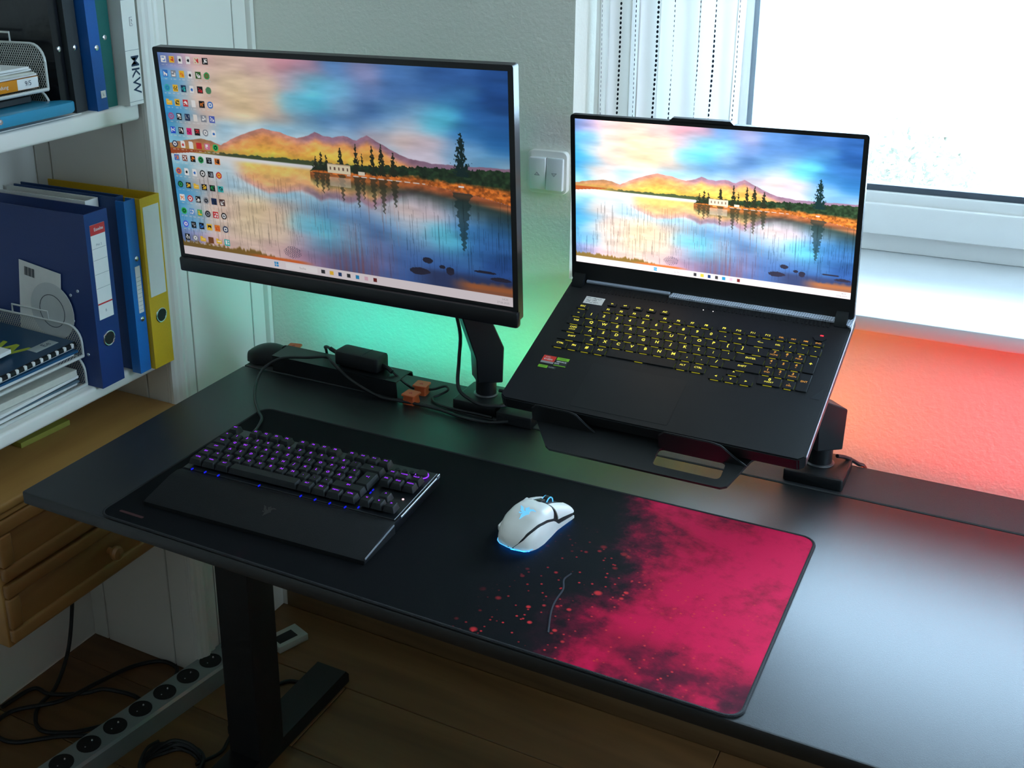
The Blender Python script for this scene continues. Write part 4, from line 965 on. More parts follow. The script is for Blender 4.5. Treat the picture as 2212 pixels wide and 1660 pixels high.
# lid
lid = bpy.data.objects.new('lid', None); COL.objects.link(lid); lid.parent = lap
lid.matrix_local = (LF @ Matrix.Translation((0, -.13, -BT))).inverted() @ frame(LC, lx_, ly_, lz_)
lidm = M('laptop_lid_plastic', (.010, .011, .012), .45)
ringframe('lid_frame', -LW / 2 - .0003, -LH_ / 2 - .0003, LW / 2 + .0003, LH_ / 2 + .0003, -.1975, -.1355, .1975, .1135, -.0010, .0075, lidm, lid)
bm = bmesh.new(); addprism(bm, [(-.0570, .1120), (.0325, .1120), (.0265, .1180), (-.0510, .1180)], -.0010, .0070, 'xz'); obj('camera_tab', bm, lidm, lid, False)
s2_ = link('screen', screen_mesh('screen', LW, LH_, 560, 315, False), SCREEN('laptop_picture', 1.45), lid); s2_.location = (0, -.0002, 0)
text('screen_text', 'Suche', .0034, scrtxt, lid, (-.040, -.0007, -LH_ / 2 + .0048), (1, 0, 0), (0, 0, 1)); text('screen_text', '14:33', .0030, scrtxt, lid, (LW / 2 - .009, -.0007, -LH_ / 2 + .0066), (1, 0, 0), (0, 0, 1)); text('screen_text', '27.06.2025', .0030, scrtxt, lid, (LW / 2 - .011, -.0007, -LH_ / 2 + .0030), (1, 0, 0), (0, 0, 1))

# ------------------------------------------------------------------ the two desk arms
def arm_mount(root, b, tgt, elbow_z, reach, lname=True):
    """base plate, pole, kinked lower link and upper link up to the point tgt; all in desk coordinates relative to root"""
    o = root.location
    bx, by = b
    prism('base_plate', rrect(-.041, -.042, .041, .042, .004, 3), 0, .018, blkm, root, 'xy', .002)
    lathe('pole', [(.0205, .018), (.0205, .0195), (.0175, .020), (.0175, .060)], blkm, root, (0, .004, 0), 28)
    lathe('pole_ring', [(.0205, .0178), (.0210, .0190), (.0190, .0205), (.0176, .0206)], M('dark_steel_ring', (.16, .16, .17), .35, metal=.8), root, (0, .004, 0), 28)
    d = Vector((tgt.x - bx, tgt.y - by, 0)); dist = d.length; d.normalize(); n = Vector((-d.y, d.x, 0))
    ex, ez = dist * reach, elbow_z
    bm = bmesh.new()
    # profile in the (d, z) plane: upright block that kinks forward and rises
    pr_ = [(-.024, .042), (.020, .046), (.022, .088), (ex - .002, ez - .014), (ex + .018, ez - .004), (ex + .014, ez + .022), (ex - .020, ez + .024), (-.026, .105)]
    V = [[bm.verts.new(d * a + n * h * (.0185) + Vector((0, .004, z))) for a, z in pr_] for h in (-1, 1)]
    k = len(pr_); bm.faces.new(V[0]); bm.faces.new(V[1][::-1])
    for i in range(k): bm.faces.new((V[0][i], V[1][i], V[1][(i + 1) % k], V[0][(i + 1) % k]))
    bmesh.ops.recalc_face_normals(bm, faces=list(bm.faces)); bmesh.ops.bevel(bm, geom=list(bm.edges), offset=.0016, segments=1, affect='EDGES')
    obj('lower_link', bm, blkm, root, False)
    E_ = d * ex + Vector((0, .004, ez)); T_ = Vector((tgt.x - o.x, tgt.y - o.y, tgt.z - o.z))
    lathe('elbow', [(.020, -.024), (.021, -.020), (.021, .040), (.018, .046)], blkm, root, tuple(E_), 20)
    tube('upper_link', [E_ + Vector((0, 0, .030)), (E_ + T_) / 2 + Vector((0, 0, .018)), T_], .016, blkm, root, 10)
    return T_
vesa = MC + my_ * .082 - mz_ * .010
b1 = (.474, .590)
arm1 = thing('monitor_stand', 'black desk arm with square foot holding the monitor', 'monitor arm', (b1[0], b1[1], 0))
T1 = arm_mount(arm1, b1, vesa, .30, .42)
vp = box('mount_plate', (0, 0, 0), (.10, .007, .10), blkm, arm1, .002); vp.matrix_local = Matrix.Translation(-arm1.location) @ frame(MC + my_ * .0590 - mz_ * .010, mx_, my_, mz_)
tray_c = LF @ Vector((0, -.11, -.050))
b2 = (1.013, .590)
arm2 = thing('laptop_stand', 'black desk arm with square foot and slotted tray holding the laptop', 'laptop arm', (b2[0], b2[1], 0))
T2 = arm_mount(arm2, b2, tray_c, .155, .62)
text('foot_lettering', 'CSL', .006, M('dark_small_print', (.002, .002, .003), .6), arm2, (.030, -.033, .0182))
# tray, in the laptop frame: plate under the base, tongue in front with a slot, two bent-up lips
TR = bpy.data.objects.new('tray', None); COL.objects.link(TR); TR.parent = arm2
TR.matrix_local = Matrix.Translation(-arm2.location) @ LF
TZ = -.0245
traym = M('tray_black_metal', (.010, .011, .012), .45)
def slotplate(name):
    bm = bmesh.new()
    outer = [(-.150, -.030), (.138, -.030), (.138, -.250), (.1345, -.2545), (.1190, -.3030), (.1120, -.3075), (-.1080, -.3090), (-.1145, -.3050), (-.1500, -.2580)]
    hole = rrect(.024, -.2960, .1080, -.2660, .006, 3)
    ov = [bm.verts.new((a, b, TZ)) for a, b in outer]; hv = [bm.verts.new((a, b, TZ)) for a, b in hole]
    es = [bm.edges.new((ov[i], ov[(i + 1) % len(ov)])) for i in range(len(ov))] + [bm.edges.new((hv[i], hv[(i + 1) % len(hv)])) for i in range(len(hv))]
    bmesh.ops.triangle_fill(bm, use_beauty=True, use_dissolve=False, edges=es)
    r = bmesh.ops.extrude_face_region(bm, geom=list(bm.faces)); bmesh.ops.translate(bm, verts=[v for v in r['geom'] if isinstance(v, bmesh.types.BMVert)], vec=(0, 0, -.0035))
    bmesh.ops.recalc_face_normals(bm, faces=list(bm.faces))
    return obj(name, bm, traym, TR, False)
slotplate('tray_plate')
for a, b in ((-.150, -.060), (.022, .133)):
    bm = bmesh.new(); n_ = b - a
    prof = [(a, TZ - .001), (a + .002, TZ + .022), (a + .010, TZ + .029), (b - n_ * .38, TZ + .029), (b - n_ * .27, TZ + .026), (b - n_ * .14, TZ + .012), (b, TZ - .001)]
    addprism(bm, prof, -.2665, -.2635, 'xz'); bmesh.ops.bevel(bm, geom=list(bm.edges), offset=.0009, segments=2, affect='EDGES'); obj('front_lip', bm, traym, TR)
box('tray_socket', (0, -.11, TZ - .014), (.10, .10, .022), blkm, TR, .003)

# ------------------------------------------------------------------ bits along the back of the desk
ch = thing('cable_channel', 'long black sheet-metal cable channel lying at the back of the desk', 'cable channel', (.196, .571, 0), (0, 0, math.radians(-.8)))
prism('channel', [(-.027, 0), (-.029, .030), (.022, .032), (.028, .028), (.030, .020), (.0285, .0195), (.0265, .026), (.021, .0300), (-.0272, .0282), (-.0252, 0)], -.132, .133, blkm, ch, 'yz')
box('front_wall', (0, -.0275, .014), (.264, .003, .028), blkm, ch, .0006, 1)
pb_ = thing('power_adapter', 'black power brick with cables lying on the cable channel', 'power adapter', (.240, .572, .0325), (0, 0, math.radians(-3)))
prism('housing', rrect(-.046, -.020, .046, .020, .006, 3), 0, .027, blkd, pb_, 'xy', .004)
box('seam_line', (.012, 0, .0271), (.0006, .036, .0005), ink, pb_)
tube('strain_relief', [(-.045, 0, .014), (-.060, .002, .015), (-.070, .003, .018)], .0040, rubbercable, pb_); tube('strain_relief', [(.045, 0, .010), (.058, -.002, .008), (.068, -.005, .004)], .0040, rubbercable, pb_)
orc = M('orange_keycap_plastic', (.62, .10, .022), .5); orm = M('red_arrow_print', (.55, .02, .015), .5)
def capclip(loc, rz, label):
    r = thing('keycap_cable_clip', label, 'cable clip', loc, (0, 0, rz), 'orange keycap cable clips')
    bm = bmesh.new(); R_ = []
    for q, z in ((.0115, 0), (.0100, .014), (.0130, .0150), (.0128, .0172), (.0120, .0180)):
        R_.append([bm.verts.new((a, b, z)) for a, b in rrect(-q, -q, q, q, .0025, 3)])
    for A, B in zip(R_, R_[1:]):
        for i in range(len(A)): bm.faces.new((A[i], A[(i + 1) % len(A)], B[(i + 1) % len(A)], B[i]))
    bm.faces.new(R_[-1]); bm.faces.new(R_[0][::-1]); bmesh.ops.recalc_face_normals(bm, faces=list(bm.faces)); obj('clip_body', bm, orc, r)
    prism('arrow_mark', [(-.0035, -.002), (.0035, -.002), (0, .0035)], .0179, .0183, orm, r)
capclip((.357, .580, 0), .1, 'orange keycap cable clip farther from the viewer, of the two beside the monitor arm foot')
capclip((.360, .537, 0), -.05, 'orange keycap cable clip nearest the viewer, on the desk seam beside the cable channel')
capclip((.054, .627, .0), .2, 'orange keycap cable clip beside the black spare mouse in the far corner')
def spare_mouse():
    r = thing('spare_mouse', 'black spare computer mouse in the far left corner of the desk', 'mouse', (.034, .585, 0), (0, 0, math.radians(-66)))
    bm = bmesh.new(); rows = []
    for i in range(17):
        t = -1 + 2 * i / 16; w_ = .030 * max(.12, (1 - abs(t) ** 2.6)) ** .5; h_ = .008 + .026 * max(0, 1 - (t + .15) ** 2 * .85)
        rows.append([bm.verts.new((w_ * math.copysign(abs(math.cos(p_)) ** .7, math.cos(p_)), t * .046, .002 + .86 * h_ * math.sin(p_) ** .8)) for p_ in [math.pi * j / 12 for j in range(13)]])
    for a, b in zip(rows, rows[1:]):
        for j in range(12): bm.faces.new((a[j], a[j + 1], b[j + 1], b[j]))
        bm.faces.new((a[0], b[0], b[12], a[12]))
    bm.faces.new(rows[0]); bm.faces.new(rows[-1]); bmesh.ops.recalc_face_normals(bm, faces=list(bm.faces)); obj('shell', bm, blk, r)
    lathe('scroll_wheel', [(.006, -.003), (.0075, -.002), (.0075, .002), (.006, .003)], blkd, r, (0, .026, .0225), 16, 'x')
    box('foot_pads', (0, 0, .001), (.03, .06, .002), blkd, r)
spare_mouse()
hub = thing('usb_hub', 'small black box under the front left corner of the laptop tray', 'usb hub', (.553, .553, 0))
box('housing', (0, 0, .010), (.062, .044, .020), blk, hub, .002); box('front_strip', (0, -.0222, .008), (.060, .001, .010), blkd, hub)
tag(tube('keyboard_cable', [(.205, .285, .010), (.196, .318, .0085), (.181, .352, .0085), (.160, .372, .0085), (.128, .405, .010), (.095, .452, .014), (.076, .500, .022), (.098, .526, .037), (.145, .545, .0405), (.175, .560, .0410), (.200, .543, .0390), (.248, .527, .022), (.305, .522, .006), (.345, .526, .004), (.372, .528, .004), (.420, .526, .004), (.470, .516, .004), (.515, .517, .005), (.545, .528, .008)], .0026, rubbercable, n=8), 'black keyboard cable curling from the keyboard over the cable channel', 'cable')
tag(tube('adapter_cable', [(.172, .576, .051), (.160, .584, .050), (.148, .594, .044), (.142, .606, .034), (.140, .615, .015), (.150, .622, .004)], .0026, rubbercable), 'short black cable looping from the left end of the power brick', 'cable')
tag(tube('adapter_lead', [(.306, .566, .037), (.318, .564, .030), (.332, .572, .014), (.345, .579, .006), (.372, .590, .006), (.392, .600, .012), (.402, .592, .010), (.392, .578, .004), (.386, .566, .003), (.398, .550, .003), (.43, .5415, .003), (.48, .541, .003), (.512, .538, .004)], .0022, rubbercable), 'thin black lead from the power brick past the orange clips', 'cable')
tag(tube('monitor_cable', [(.408, .570, .25), (.414, .583, .19), (.424, .596, .12), (.430, .580, .075), (.446, .546, .042), (.475, .534, .030), (.500, .531, .0265), (.520, .542, .0245), (.530, .552, .0235)], .0032, rubbercable), 'black cable dropping down the front of the monitor arm', 'cable')
tag(tube('rear_cable', [(.494, .602, .024), (.520, .606, .022), (.555, .612, .014), (.60, .615, .004), (.70, .612, .004), (.80, .60, .004)], .0030, rubbercable), 'black cable running right from behind the monitor arm pole', 'cable')
tag(tube('laptop_cable', [(1.036, .600, .030), (1.046, .617, .022), (1.060, .638, .006), (1.072, .650, -.012), (1.08, .662, -.10)], .0030, rubbercable), 'black cable going over the desk edge behind the laptop arm foot', 'cable')

# ------------------------------------------------------------------ shelves on the left
S1T, S2T = .4960, .0210
shm = paint
def wshelf(zt, xf, th, label, y1):
    o = box('wall_shelf', (0, 0, 0), (xf - X0, 1.75, th), shm, None, .006, 3); o.location = ((xf + X0) / 2, y1 - .875, zt - th / 2)
    return tag(o, label, 'shelf')
wshelf(S1T, -.126, .030, 'upper white wall shelf with black, blue, green and white binders', .4635)
wshelf(S2T, -.140, .026, 'lower white wall shelf with letter tray and blue and yellow binders', .4635)
# binders: the spine faces right (+x), covers run back into the shelf
def fabric(name, c, r=.5): return M(name, c, r, vary=.1, scale=300, bump=.15, bscale=900)
def binder(name, label, x, y0, y1, z, h, depth, mat, cat='binder', group=None, th=.0028, paperfill=.75, lean=0., ring=None, spine_round=0., open_mat=None):
    w_ = y1 - y0
    r = thing(name, label, cat, (x, (y0 + y1) / 2, z), (math.radians(lean), 0, 0), group)
    bm = bmesh.new()
    hw = w_ / 2
    poly = [(0, -hw), (0, hw), (-depth, hw), (-depth, hw - th), (-th, hw - th), (-th, -hw + th), (-depth, -hw + th), (-depth, -hw)]
    fs = addprism(bm, poly, 0, h)
    obj('cover', bm, mat, r, False)
    if paperfill:
        box('paper_stack', (-depth * .53, 0, h * .48), (depth * .88, (w_ - 2 * th) * paperfill, h * .90), open_mat or paper, r)
    return r
def ring_eyelet(r, yo, zo, rad=.0125):
    bm = bmesh.new(); R_ = [(.0006, yo + rad * math.cos(2 * math.pi * k / 24), zo + rad * math.sin(2 * math.pi * k / 24)) for k in range(25)]
    addtube(bm, R_, .0016, 6, False); obj('eyelet_ring', bm, chrome, r)
    lathe('finger_hole', [(rad - .0008, 0), (rad - .0008, .0008), (0, .0008)], blkd, r, (.0002, yo, zo), 20, 'x')
def rivet(r, yo, zo, x=.0): lathe('rivet', [(.0050, 0), (.0045, .0016), (.0025, .0026), (0, .0028)], chrome, r, (x, yo, zo), 14, 'x')
TX, TY = (0, 1, 0), (0, 0, 1)       # text axes on a spine
navy = fabric('navy_binder_board', (.007, .034, .17)); blu2 = fabric('blue_binder_board', (.012, .055, .19)); lblu = fabric('sky_blue_plastic', (.012, .16, .52), .4); yel = fabric('yellow_binder_board', (.74, .44, .008)); brd = M('grey_board', (.40, .36, .28), .9)
b = binder('lever_arch_binder', 'navy blue lever arch binder with white spine label, front of the lower row', -.123, .302, .356, S2T, .313, .27, navy, group='binders on the lower shelf')
lb = box('spine_label', (.0004, 0, .208), (.0008, .034, .168), paper, b)
box('label_header', (.0010, 0, .283), (.0006, .034, .018), M('label_red', (.62, .03, .035), .5), lb); text('lettering', 'Esselte', .0078, wpr, lb, (.0015, .002, .283), TX, TY, .0001)
box('label_line', (.0010, 0, .152), (.0005, .034, .0025), MATS['label_red'], lb); text('handwriting', 'Phil. 2', .0055, M('pencil_grey', (.2, .2, .24), .8), lb, (.0010, 0, .256), TX, TY); text('lettering', '6', .008, MATS['pencil_grey'], lb, (.0010, 0, .138), TX, TY)
for z_ in (.180, .205, .230, .250): box('label_rule', (.0009, 0, z_), (.0003, .032, .0005), gry, lb)
ring_eyelet(b, 0, .086)
for xx, zz in ((-.034, .175), (-.052, .165), (-.026, .060), (-.052, .118)): lathe('rivet', [(.0030, 0), (.0026, -.0012), (0, -.0014)], alu, b, (xx, -.027, zz), 10, 'y')
b = binder('ring_binder', 'white ring binder standing half hidden behind the navy binder', -.165, .335, .366, S2T, .318, .225, paper, group='binders on the lower shelf', paperfill=.4, open_mat=paper2)
b.location.y = .372; b.rotation_euler = (0, 0, math.radians(0)); b.location = (-.175, .3745, S2T)
b = binder('lever_arch_binder', 'mid blue binder pushed back between the navy and sky blue binders', -.136, .3925, .4115, S2T, .321, .25, blu2, group='binders on the lower shelf', paperfill=.5, open_mat=brd)
box('spine_sticker', (.0004, -.003, .052), (.0006, .009, .012), gryS, b)
b = binder('ring_binder', 'thin sky blue plastic ring binder beside the yellow one', -.109, .3835, .4105, S2T, .318, .02, lblu, group='binders on the lower shelf', paperfill=0)
rivet(b, .003, .212); rivet(b, .003, .100)
lb = box('spine_label', (.0004, .003, .155), (.0008, .012, .086), paper, b)
for k in range(9): box('label_rule', (.0009, .003, .118 + .0075 * k), (.0003, .010, .0005), gry, lb)
b = binder('lever_arch_binder', 'yellow lever arch binder with large blank white label at the row end', -.100, .4125, .4625, S2T, .317, .27, yel, group='binders on the lower shelf', paperfill=.45, open_mat=brd)
box('spine_label', (.0004, .0005, .218), (.0008, .040, .165), paper, b); ring_eyelet(b, .002, .096)
# upper row
blk1 = M('glossy_black_foil', (.008, .009, .012), .22, vary=.3, scale=12, bump=.5, bscale=30); blk2 = fabric('charcoal_binder_board', (.028, .034, .036), .6)
blu1 = fabric('royal_blue_plastic', (.008, .10, .36), .35); gre = fabric('dark_green_plastic', (.006, .12, .10), .4); whb = M('white_file_board', (.86, .83, .77), .5, vary=.03)
b = binder('ring_binder', 'glossy black ring binder with crumpled foil cover beside the upper letter tray', -.160, .318, .338, S1T, .315, .23, blk1, group='binders on the upper shelf', paperfill=.5, lean=2); rivet(b, .002, .106)
b = binder('ring_binder', 'charcoal grey ring binder, second from the left on the upper shelf', -.150, .3405, .3655, S1T, .315, .23, blk2, group='binders on the upper shelf', paperfill=.5, lean=2); rivet(b, .002, .106)
b = binder('ring_binder', 'royal blue ring binder with small label low on its spine', -.129, .3675, .3920, S1T, .315, .235, blu1, group='binders on the upper shelf', paperfill=.5, lean=2); rivet(b, .002, .103)
s1 = box('spine_sticker', (.0005, .004, .026), (.0008, .011, .012), paper, b); text('lettering', 'L', .007, ink, s1, (.0010, .004, .026), TX, TY)
b = binder('ring_binder', 'dark green ring binder between the blue and white ones', -.139, .3955, .4250, S1T, .315, .235, gre, group='binders on the upper shelf', paperfill=.5, lean=.6); rivet(b, .000, .116)
b = binder('file_box', 'white cardboard file with dark letters MKW at the end of the upper shelf', -.113, .4275, .4610, S1T, .315, .27, whb, 'file box', group='binders on the upper shelf', paperfill=.9)
text('lettering', 'MKW', .0265, M('navy_print', (.01, .035, .075), .6), b, (.0006, .003, .051), (0, 0, -1), (0, 1, 0), .0002)
for z_ in (.006, .092, .175): box('fold_line', (.0002, 0, z_), (.0006, .0330, .0006), gry, b)
bm = bmesh.new()
for q in ([(0, .006), (.006, .006)], [(0, .006), (0, -.008)], [(0, -.008), (.006, -.008)], [(.006, -.001), (.004, .003), (.004, -.005), (.007, -.006)]): addtube(bm, [(.0008, y_, z_ + .140) for y_, z_ in q], .0003, 4, False)
obj('pencil_mark', bm, MATS['pencil_grey'], b)

# ------------------------------------------------------------------ letter trays
def mesh_mat():
    m = bpy.data.materials.new('white_wire_mesh'); nt, N, L, p = nodes(m)
    p.inputs['Base Color'].default_value = (.62, .62, .58, 1); p.inputs['Roughness'].default_value = .45
    tc = N.new('ShaderNodeTexCoord'); sp = N.new('ShaderNodeSeparateXYZ'); L.new(tc.outputs['UV'], sp.inputs[0])
    def mt(op, a, b=None):
        n = N.new('ShaderNodeMath'); n.operation = op
        for i, v in enumerate((a, b)):
            if v is None: continue
            if isinstance(v, (int, float)): n.inputs[i].default_value = v
            else: L.new(v, n.inputs[i])
        return n.outputs[0]
    a = mt('ABSOLUTE', mt('SUBTRACT', mt('FRACT', mt('ADD', sp.outputs[0], sp.outputs[1])), .5)); b = mt('ABSOLUTE', mt('SUBTRACT', mt('FRACT', mt('SUBTRACT', sp.outputs[0], sp.outputs[1])), .5))
    hole = mt('LESS_THAN', mt('MAXIMUM', a, b), .36)
    L.new(mt('SUBTRACT', 1.0, hole), p.inputs['Alpha'])
    return m
wirem = M('white_powder_coated_wire', (.64, .64, .60), .4); meshm = mesh_mat()
def meshpanel(name, quad, parent, pitch=.0062):
    """flat panel from a 3-D polygon, uv in mesh cells"""
    me = bpy.data.meshes.new(name); me.from_pydata([tuple(q) for q in quad], [], [list(range(len(quad)))])
    o, ax = Vector(quad[0]), (Vector(quad[1]) - Vector(quad[0])).normalized(); nn = me.polygons[0].normal; ay = nn.cross(ax)
    uv = me.uv_layers.new(name='cells')
    for l in me.loops:
        d = Vector(me.vertices[l.vertex_index].co) - o; uv.data[l.index].uv = (d.dot(ax) / pitch * .8, d.dot(ay) / pitch * 1.2)
    return link(name, me, meshm, parent)
def letter_tray(label, xf, y0, y1, z, tiers):
    dp = .235
    r = thing('letter_tray', label, 'letter tray', (xf, (y0 + y1) / 2, z), group='wire letter trays')
    hw = (y1 - y0) / 2
    for k, (zb, ht) in enumerate(tiers):
        meshpanel('mesh_floor', [(0, -hw, zb), (0, hw, zb), (-dp, hw, zb), (-dp, -hw, zb)], r)
        for s_ in (-1, 1):
            y_ = s_ * hw; rr = .030; zt = zb + ht
            arc = [(-rr + rr * math.sin(math.radians(a)), zt - rr + rr * math.cos(math.radians(a))) for a in range(0, 91, 15)]
            pts = [(0, zb)] + arc[::-1] + [(-dp, zt), (-dp, zb)]
            meshpanel('mesh_side', [(x, y_, zz) for x, zz in pts], r)
            tube('rim_wire', [(x, y_, zz) for x, zz in pts], .0022, wirem, r, 6, False)
        tube('front_wire', [(0, -hw, zb), (0, hw, zb)], .0030, wirem, r, 6, False)
        tube('stacking_wire', [(-.075, hw, zb + ht - .002), (-.075, hw, zb + ht + .016), (-.165, hw, zb + ht + .016), (-.165, hw, zb + ht - .002)], .0018, wirem, r, 6, False)
        meshpanel('mesh_back', [(-dp, -hw, zb), (-dp, hw, zb), (-dp, hw, zb + ht), (-dp, -hw, zb + ht)], r)
    return r
letter_tray('white wire mesh letter tray with papers and a navy booklet, lower shelf', -.158, .045, .2985, S2T + .0032, [(0, .052), (.054, .054)])
letter_tray('white wire mesh letter tray with books and loose sheets, upper shelf', -.165, .045, .2985, S1T + .0032, [(0, .040), (.042, .072)])
def slab(name, c, s, mat, label, cat, rz=0., rx=0., ry=0., group=None, bev=.0006):
    o = box(name, (0, 0, s[2] / 2), s, mat, None, bev, 1); o.location = c; o.rotation_euler = (rx, ry, rz); return tag(o, label, cat, group)
R_ = math.radians
z1 = S2T + .0045
slab('paper_stack', (-.268, .172, z1), (.205, .225, .006), paper, 'stack of white sheets at the bottom of the lower letter tray', 'paper', R_(2))
slab('folder', (-.270, .175, z1 + .0075), (.210, .230, .003), M('grey_blue_card', (.10, .16, .20), .4), 'thin grey blue folder between sheets in the lower letter tray', 'folder', R_(-2))
slab('paper_stack', (-.266, .170, z1 + .012), (.208, .232, .005), paper, 'white sheets with printed lines on the thin grey blue folder', 'paper', R_(3))
slab('paper_stack', (-.270, .168, z1 + .0185), (.205, .240, .012), paper2, 'thick bundle of loose pages under the upper tier of the lower tray', 'paper', R_(-1.5))
z2 = S2T + .0032 + .054 + .0012
slab('paper_stack', (-.272, .170, z2), (.206, .236, .007), paper, 'white pages under the navy booklet in the lower letter tray', 'paper', R_(1))
slab('folder', (-.268, .172, z2 + .008), (.212, .240, .004), M('blue_card', (.012, .09, .20), .4), 'blue card folder directly beneath the navy booklet', 'folder', R_(-1))
bk = thing('spiral_booklet', 'navy booklet with yellow lettering and black comb binding in the lower tray', 'booklet', (-.268, .170, z2 + .0180), (0, R_(2.5), R_(1.5)))
box('page_block', (0, 0, .006), (.205, .236, .011), paper, bk, .0005, 1); box('front_cover', (0, 0, .0122), (.208, .238, .0012), M('navy_booklet_cover', (.010, .045, .09), .35), bk)
text('cover_lettering', 'NOW', .062, M('yellow_green_print', (.36, .40, .02), .5), bk, (-.020, .034, .01290), (1, 0, 0), (0, 1, 0), .002)
box('cover_label', (.072, .075, .0131), (.022, .052, .0006), M('pale_label', (.35, .38, .36), .5), bk, .0002); text('cover_lettering', 'Ee', .018, ink, bk, (.072, .082, .0136), (0, 1, 0), (-1, 0, 0))
bm = bmesh.new(); addtube(bm, [(.103, -.118, .008), (.103, .118, .008)], .0052, 8, False); obj('comb_spine', bm, blk, bk)
for k in range(13): box('binding_ring', (.1045, -.108 + .018 * k, .0090), (.0090, .0062, .0075), paper, bk, .0015)
slab('leaflet', (-.270, .125, z2 + .0365), (.13, .12, .007), paper, 'small white booklet lying on the navy booklet at the frame edge', 'booklet', R_(4), 0, R_(2.5))
# disc in its paper sleeve leaning on the navy binder
cd = thing('disc_sleeve', 'compact disc in a white paper sleeve standing against the navy binder', 'disc sleeve', (-.262, .2995, S2T + .055), (0, R_(8), 0))
meshpanel_ = box('sleeve', (0, 0, .080), (.100, .0008, .150), paper, cd)
lathe('disc', [(.052, 0), (.052, -.0006), (0, -.0006)], M('disc_print', (.62, .63, .62), .3), cd, (.030, -.0006, .080), 36, 'y')
bm = bmesh.new(); addtube(bm, [(.030 + .030 * math.cos(a), -.0013, .080 + .030 * math.sin(a)) for a in [2 * math.pi * k / 32 for k in range(33)]], .0006, 5, False); obj('disc_ring_print', bm, ink, cd)
bm = bmesh.new()
for k in range(9): addbox(bm, (-.036 + .0028 * k, -.0008, .138), (.0014 if k % 3 else .0006, .0006, .016))
obj('barcode_print', bm, ink, cd)
# upper tray contents
z3 = S1T + .0045
tag(prism('loose_sheet', [(-.36, .07), (-.134, .07), (-.137, .337), (-.157, .312), (-.36, .29)], S1T + .0004, S1T + .0016, paper), 'loose white sheet sticking out under the light blue folder', 'paper')
fo_ = thing('light_blue_folder', 'light blue plastic ring folder poking out of the upper letter tray', 'folder', (-.250, .190, z3 + .0035), (0, 0, 0))
cyanp = M('light_blue_plastic', (.035, .28, .46), .25, vary=.04)
prism('cover', [(-.11, -.115), (.124, -.115), (.130, -.108), (.130, .112), (.122, .125), (.098, .120), (.083, .100), (-.11, .098)], 0, .019, cyanp, fo_, 'xy', .004); lathe('rivet', [(.0045, 0), (.004, .0014), (0, .0022)], chrome, fo_, (.130, -.035, .011), 12, 'x')
slab('folder', (-.268, .165, z3 + .0240), (.19, .205, .009), blk2, 'black folder squeezed above the light blue one in the upper tray', 'folder', R_(2))
z4 = S1T + .0032 + .042 + .0012
ob = thing('workbook', 'orange workbook with white end label lying in the upper letter tray', 'book', (-.272, .171, z4 + .003), (0, 0, R_(1.0)))
box('page_block', (-.002, 0, .0085), (.190, .232, .015), paper, ob); box('cover', (0, 0, .0168), (.195, .236, .0014), M('orange_cover', (.72, .26, .01), .45), ob); box('cover', (0, 0, .0007), (.195, .236, .0014), MATS['orange_cover'], ob)
box('spine', (.0970, -.022, .0088), (.0014, .190, .0170), MATS['orange_cover'], ob, .0005); box('spine_label', (.0970, .0950, .0088), (.0016, .044, .0170), paper, ob, .0005)
text('lettering', '9/5', .011, ink, ob, (.0982, .095, .0088), (0, 1, 0), (0, 0, 1)); text('lettering', 'Landeskunde/Politische Bildung', .0085, wpr, ob, (.0982, .000, .0088), (0, 1, 0), (0, 0, 1))
for k, (rz, th, mt_) in enumerate(((3, .0035, paper), (-2, .004, paper2), (5, .003, paper), (1, .004, paper))):
    slab('paper_sheaf', (-.274, .172 - .002 * k, z4 + .0212 + .0042 * k), (.20, .230 - .006 * k, th), mt_, ['white sheaf directly on the orange workbook', 'cream sheaf of pages, second above the orange workbook', 'white sheaf of pages, third above the orange workbook', 'topmost white sheaf under the thick cream book'][k], 'paper', R_(rz), 0, 0, 'sheaves in the upper letter tray')
slab('book', (-.272, .142, z4 + .0380), (.17, .17, .022), paper2, 'thick cream paged book on top of the upper tray pile', 'book', R_(2))

# ------------------------------------------------------------------ wooden drawer chest under the shelf
chest = thing('drawer_chest', 'honey coloured wooden wall chest with two panelled drawers left of the desk', 'drawer chest', (-.260, .2475, -.335))
oak = WOOD('honey_oak', (.38, .19, .052), (.56, .31, .095), .42, 'Y', 6); oakd = WOOD('oak_drawer', (.24, .105, .028), (.38, .185, .055), .42, 'Y', 6)
cx_ = .148
box('carcass', (-.0005, 0, .124), (.285, .440, .248), oak, chest, .003); box('top_board', (.004, 0, .2545), (.306, .444, .016), oak, chest, .005, 3)
box('top_moulding', (.146, 0, .240), (.012, .440, .010), oak, chest, .003)
for zc, hh in ((.179, .108), (.064, .108)):
    d = bpy.data.objects.new('drawer', None); COL.objects.link(d); d.parent = chest; d.location = (.142, 0, zc)
    for c, s in (((.005, 0, hh / 2 - .0125), (.014, .434, .025)), ((.005, 0, -hh / 2 + .0125), (.014, .434, .025)), ((.005, .2045, 0), (.014, .025, hh - .05)), ((.005, -.2045, 0), (.014, .025, hh - .05))):
        box('drawer_rail', c, s, oakd, d, .0045, 3)
    box('drawer_panel', (.0025, 0, 0), (.008, .392, hh - .044), oakd, d, .003)
    lathe('knob', [(.006, 0), (.006, .008), (.012, .013), (.0135, .019), (.011, .025), (.0, .027)], WOOD('oak_knob', (.32, .13, .04), (.44, .21, .07), .35, 'Z', 30), d, (.0065, .013, -.004), 20, 'x')
slab('note_pad', (-.256, .255, -.0725), (.060, .110, .010), M('yellow_green_card', (.38, .36, .06), .7), 'yellow green note pad on the wooden chest under the shelf', 'note pad', R_(-3))

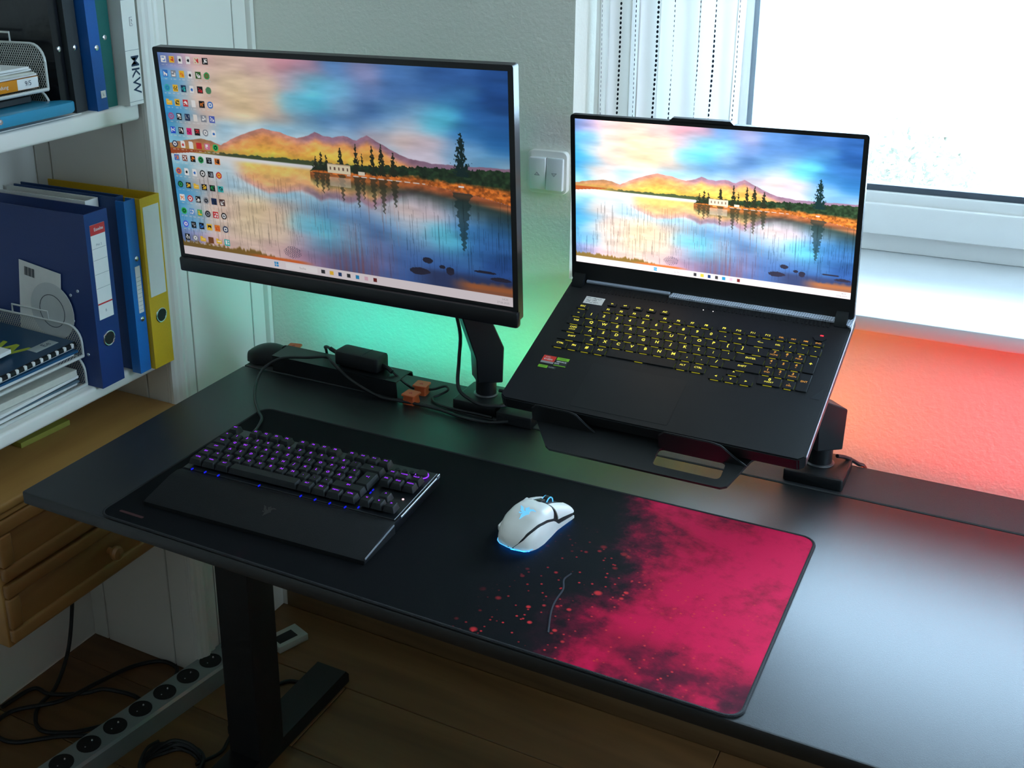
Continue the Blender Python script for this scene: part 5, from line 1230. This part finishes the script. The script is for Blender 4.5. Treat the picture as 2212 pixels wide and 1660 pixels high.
# ------------------------------------------------------------------ floor: socket strip, leads, little device
ps = thing('socket_strip', 'long grey power strip with a row of black sockets on the floor', 'power strip', (-.1115, .300, ZF), (0, 0, R_(-8.2)))
psm = M('anodised_strip', (.30, .34, .34), .35, metal=.4)
prism('strip_body', [(-.031, 0), (.031, 0), (.031, .037), (.027, .042), (-.027, .042), (-.031, .037)], -.235, .262, psm, ps, 'xz')
for k in range(8):
    so = lathe('socket', [(.0225, .0418), (.0225, .0430), (.0205, .0430), (.0205, .0424), (0, .0424)], blkd, ps, (-.002, -.187 + .0605 * k, 0), 24)
    lathe('earth_pin', [(.0022, .0424), (.0022, .0470), (.0012, .0485), (0, .0487)], chrome, so, (-.001, -.180 + .0605 * k, 0), 8)
    lathe('contact', [(.0014, .0424), (.0014, .0428), (0, .0429)], alu, so, (-.001, -.196 + .0605 * k, 0), 8)
zf = ZF + .004
tag(tube('strip_lead', [(-.385, .42, -.40), (-.372, .395, -.50), (-.366, .368, -.60), (-.36, .34, zf + .03), (-.345, .29, zf), (-.33, .23, zf), (-.28, .19, zf), (-.22, .215, zf), (-.175, .262, zf), (-.16, .268, zf)], .0042, rubbercable), 'black lead hanging down below the drawers to the floor', 'cable')
tag(tube('floor_cable', [(-.398, .20, zf), (-.385, .27, zf), (-.34, .275, zf), (-.282, .307, zf + .002), (-.25, .33, zf + .008), (-.215, .345, zf + .004), (-.19, .352, zf), (-.172, .350, zf)], .0042, rubbercable), 'black cable lying across the floor corner in front of the power strip', 'cable')
tag(tube('floor_loop', [(-.165, .235, zf), (-.235, .193, zf), (-.30, .14, zf), (-.36, .145, zf), (-.37, .20, zf), (-.30, .262, zf + .008), (-.272, .345, zf + .008), (-.255, .42, zf), (-.215, .462, zf), (-.172, .462, zf), (-.155, .44, zf), (-.150, .425, zf)], .0042, rubbercable), 'looped black cable on the floor touching the panelled wall', 'cable')
bd = thing('cable_bundle', 'coiled bundle of black cable on the floor beside the desk leg', 'cable', (.012, .235, ZF))
for k in range(6):
    a0 = k * .5; rx, ry = .050 + .003 * k, .045 + .003 * (k % 3)
    tube('coil_turn', [(rx * math.cos(a0 + a) + .006 * math.sin(3 * a + k), ry * math.sin(a0 + a), .006 + .005 * (k % 3) + .002 * math.sin(2 * a)) for a in [2 * math.pi * j / 12 for j in range(12)]], .0035, rubbercable, bd, 6, True, 4)
tube('coil_tail', [(.04, .02, .012), (.055, .07, .006), (.050, .10, .008), (.045, .125, .012)], .0035, rubbercable, bd)
box('plug', (.045, .135, .014), (.022, .034, .024), blkd, bd, .005)
dv = thing('floor_device', 'small pale plastic adapter on the floor behind the desk leg', 'adapter', (-.022, .648, ZF), (0, 0, R_(-20)))
box('housing', (0, 0, .008), (.050, .075, .016), M('grey_white_plastic', (.50, .52, .48), .4), dv, .002); box('dark_inset', (.002, -.006, .0162), (.026, .046, .0008), blkd, dv)
tag(tube('leg_cable', [(.035, .50, zf), (.055, .535, zf), (.075, .545, zf), (.094, .548, zf)], .0035, rubbercable), 'short black cable on the floor disappearing behind the desk foot', 'cable')

# ------------------------------------------------------------------ lift everything so that the floor is at z = 0
for o in list(sc.objects):
    if o.parent is None and o.type not in ('CAMERA', 'LIGHT'): o.location.z += H
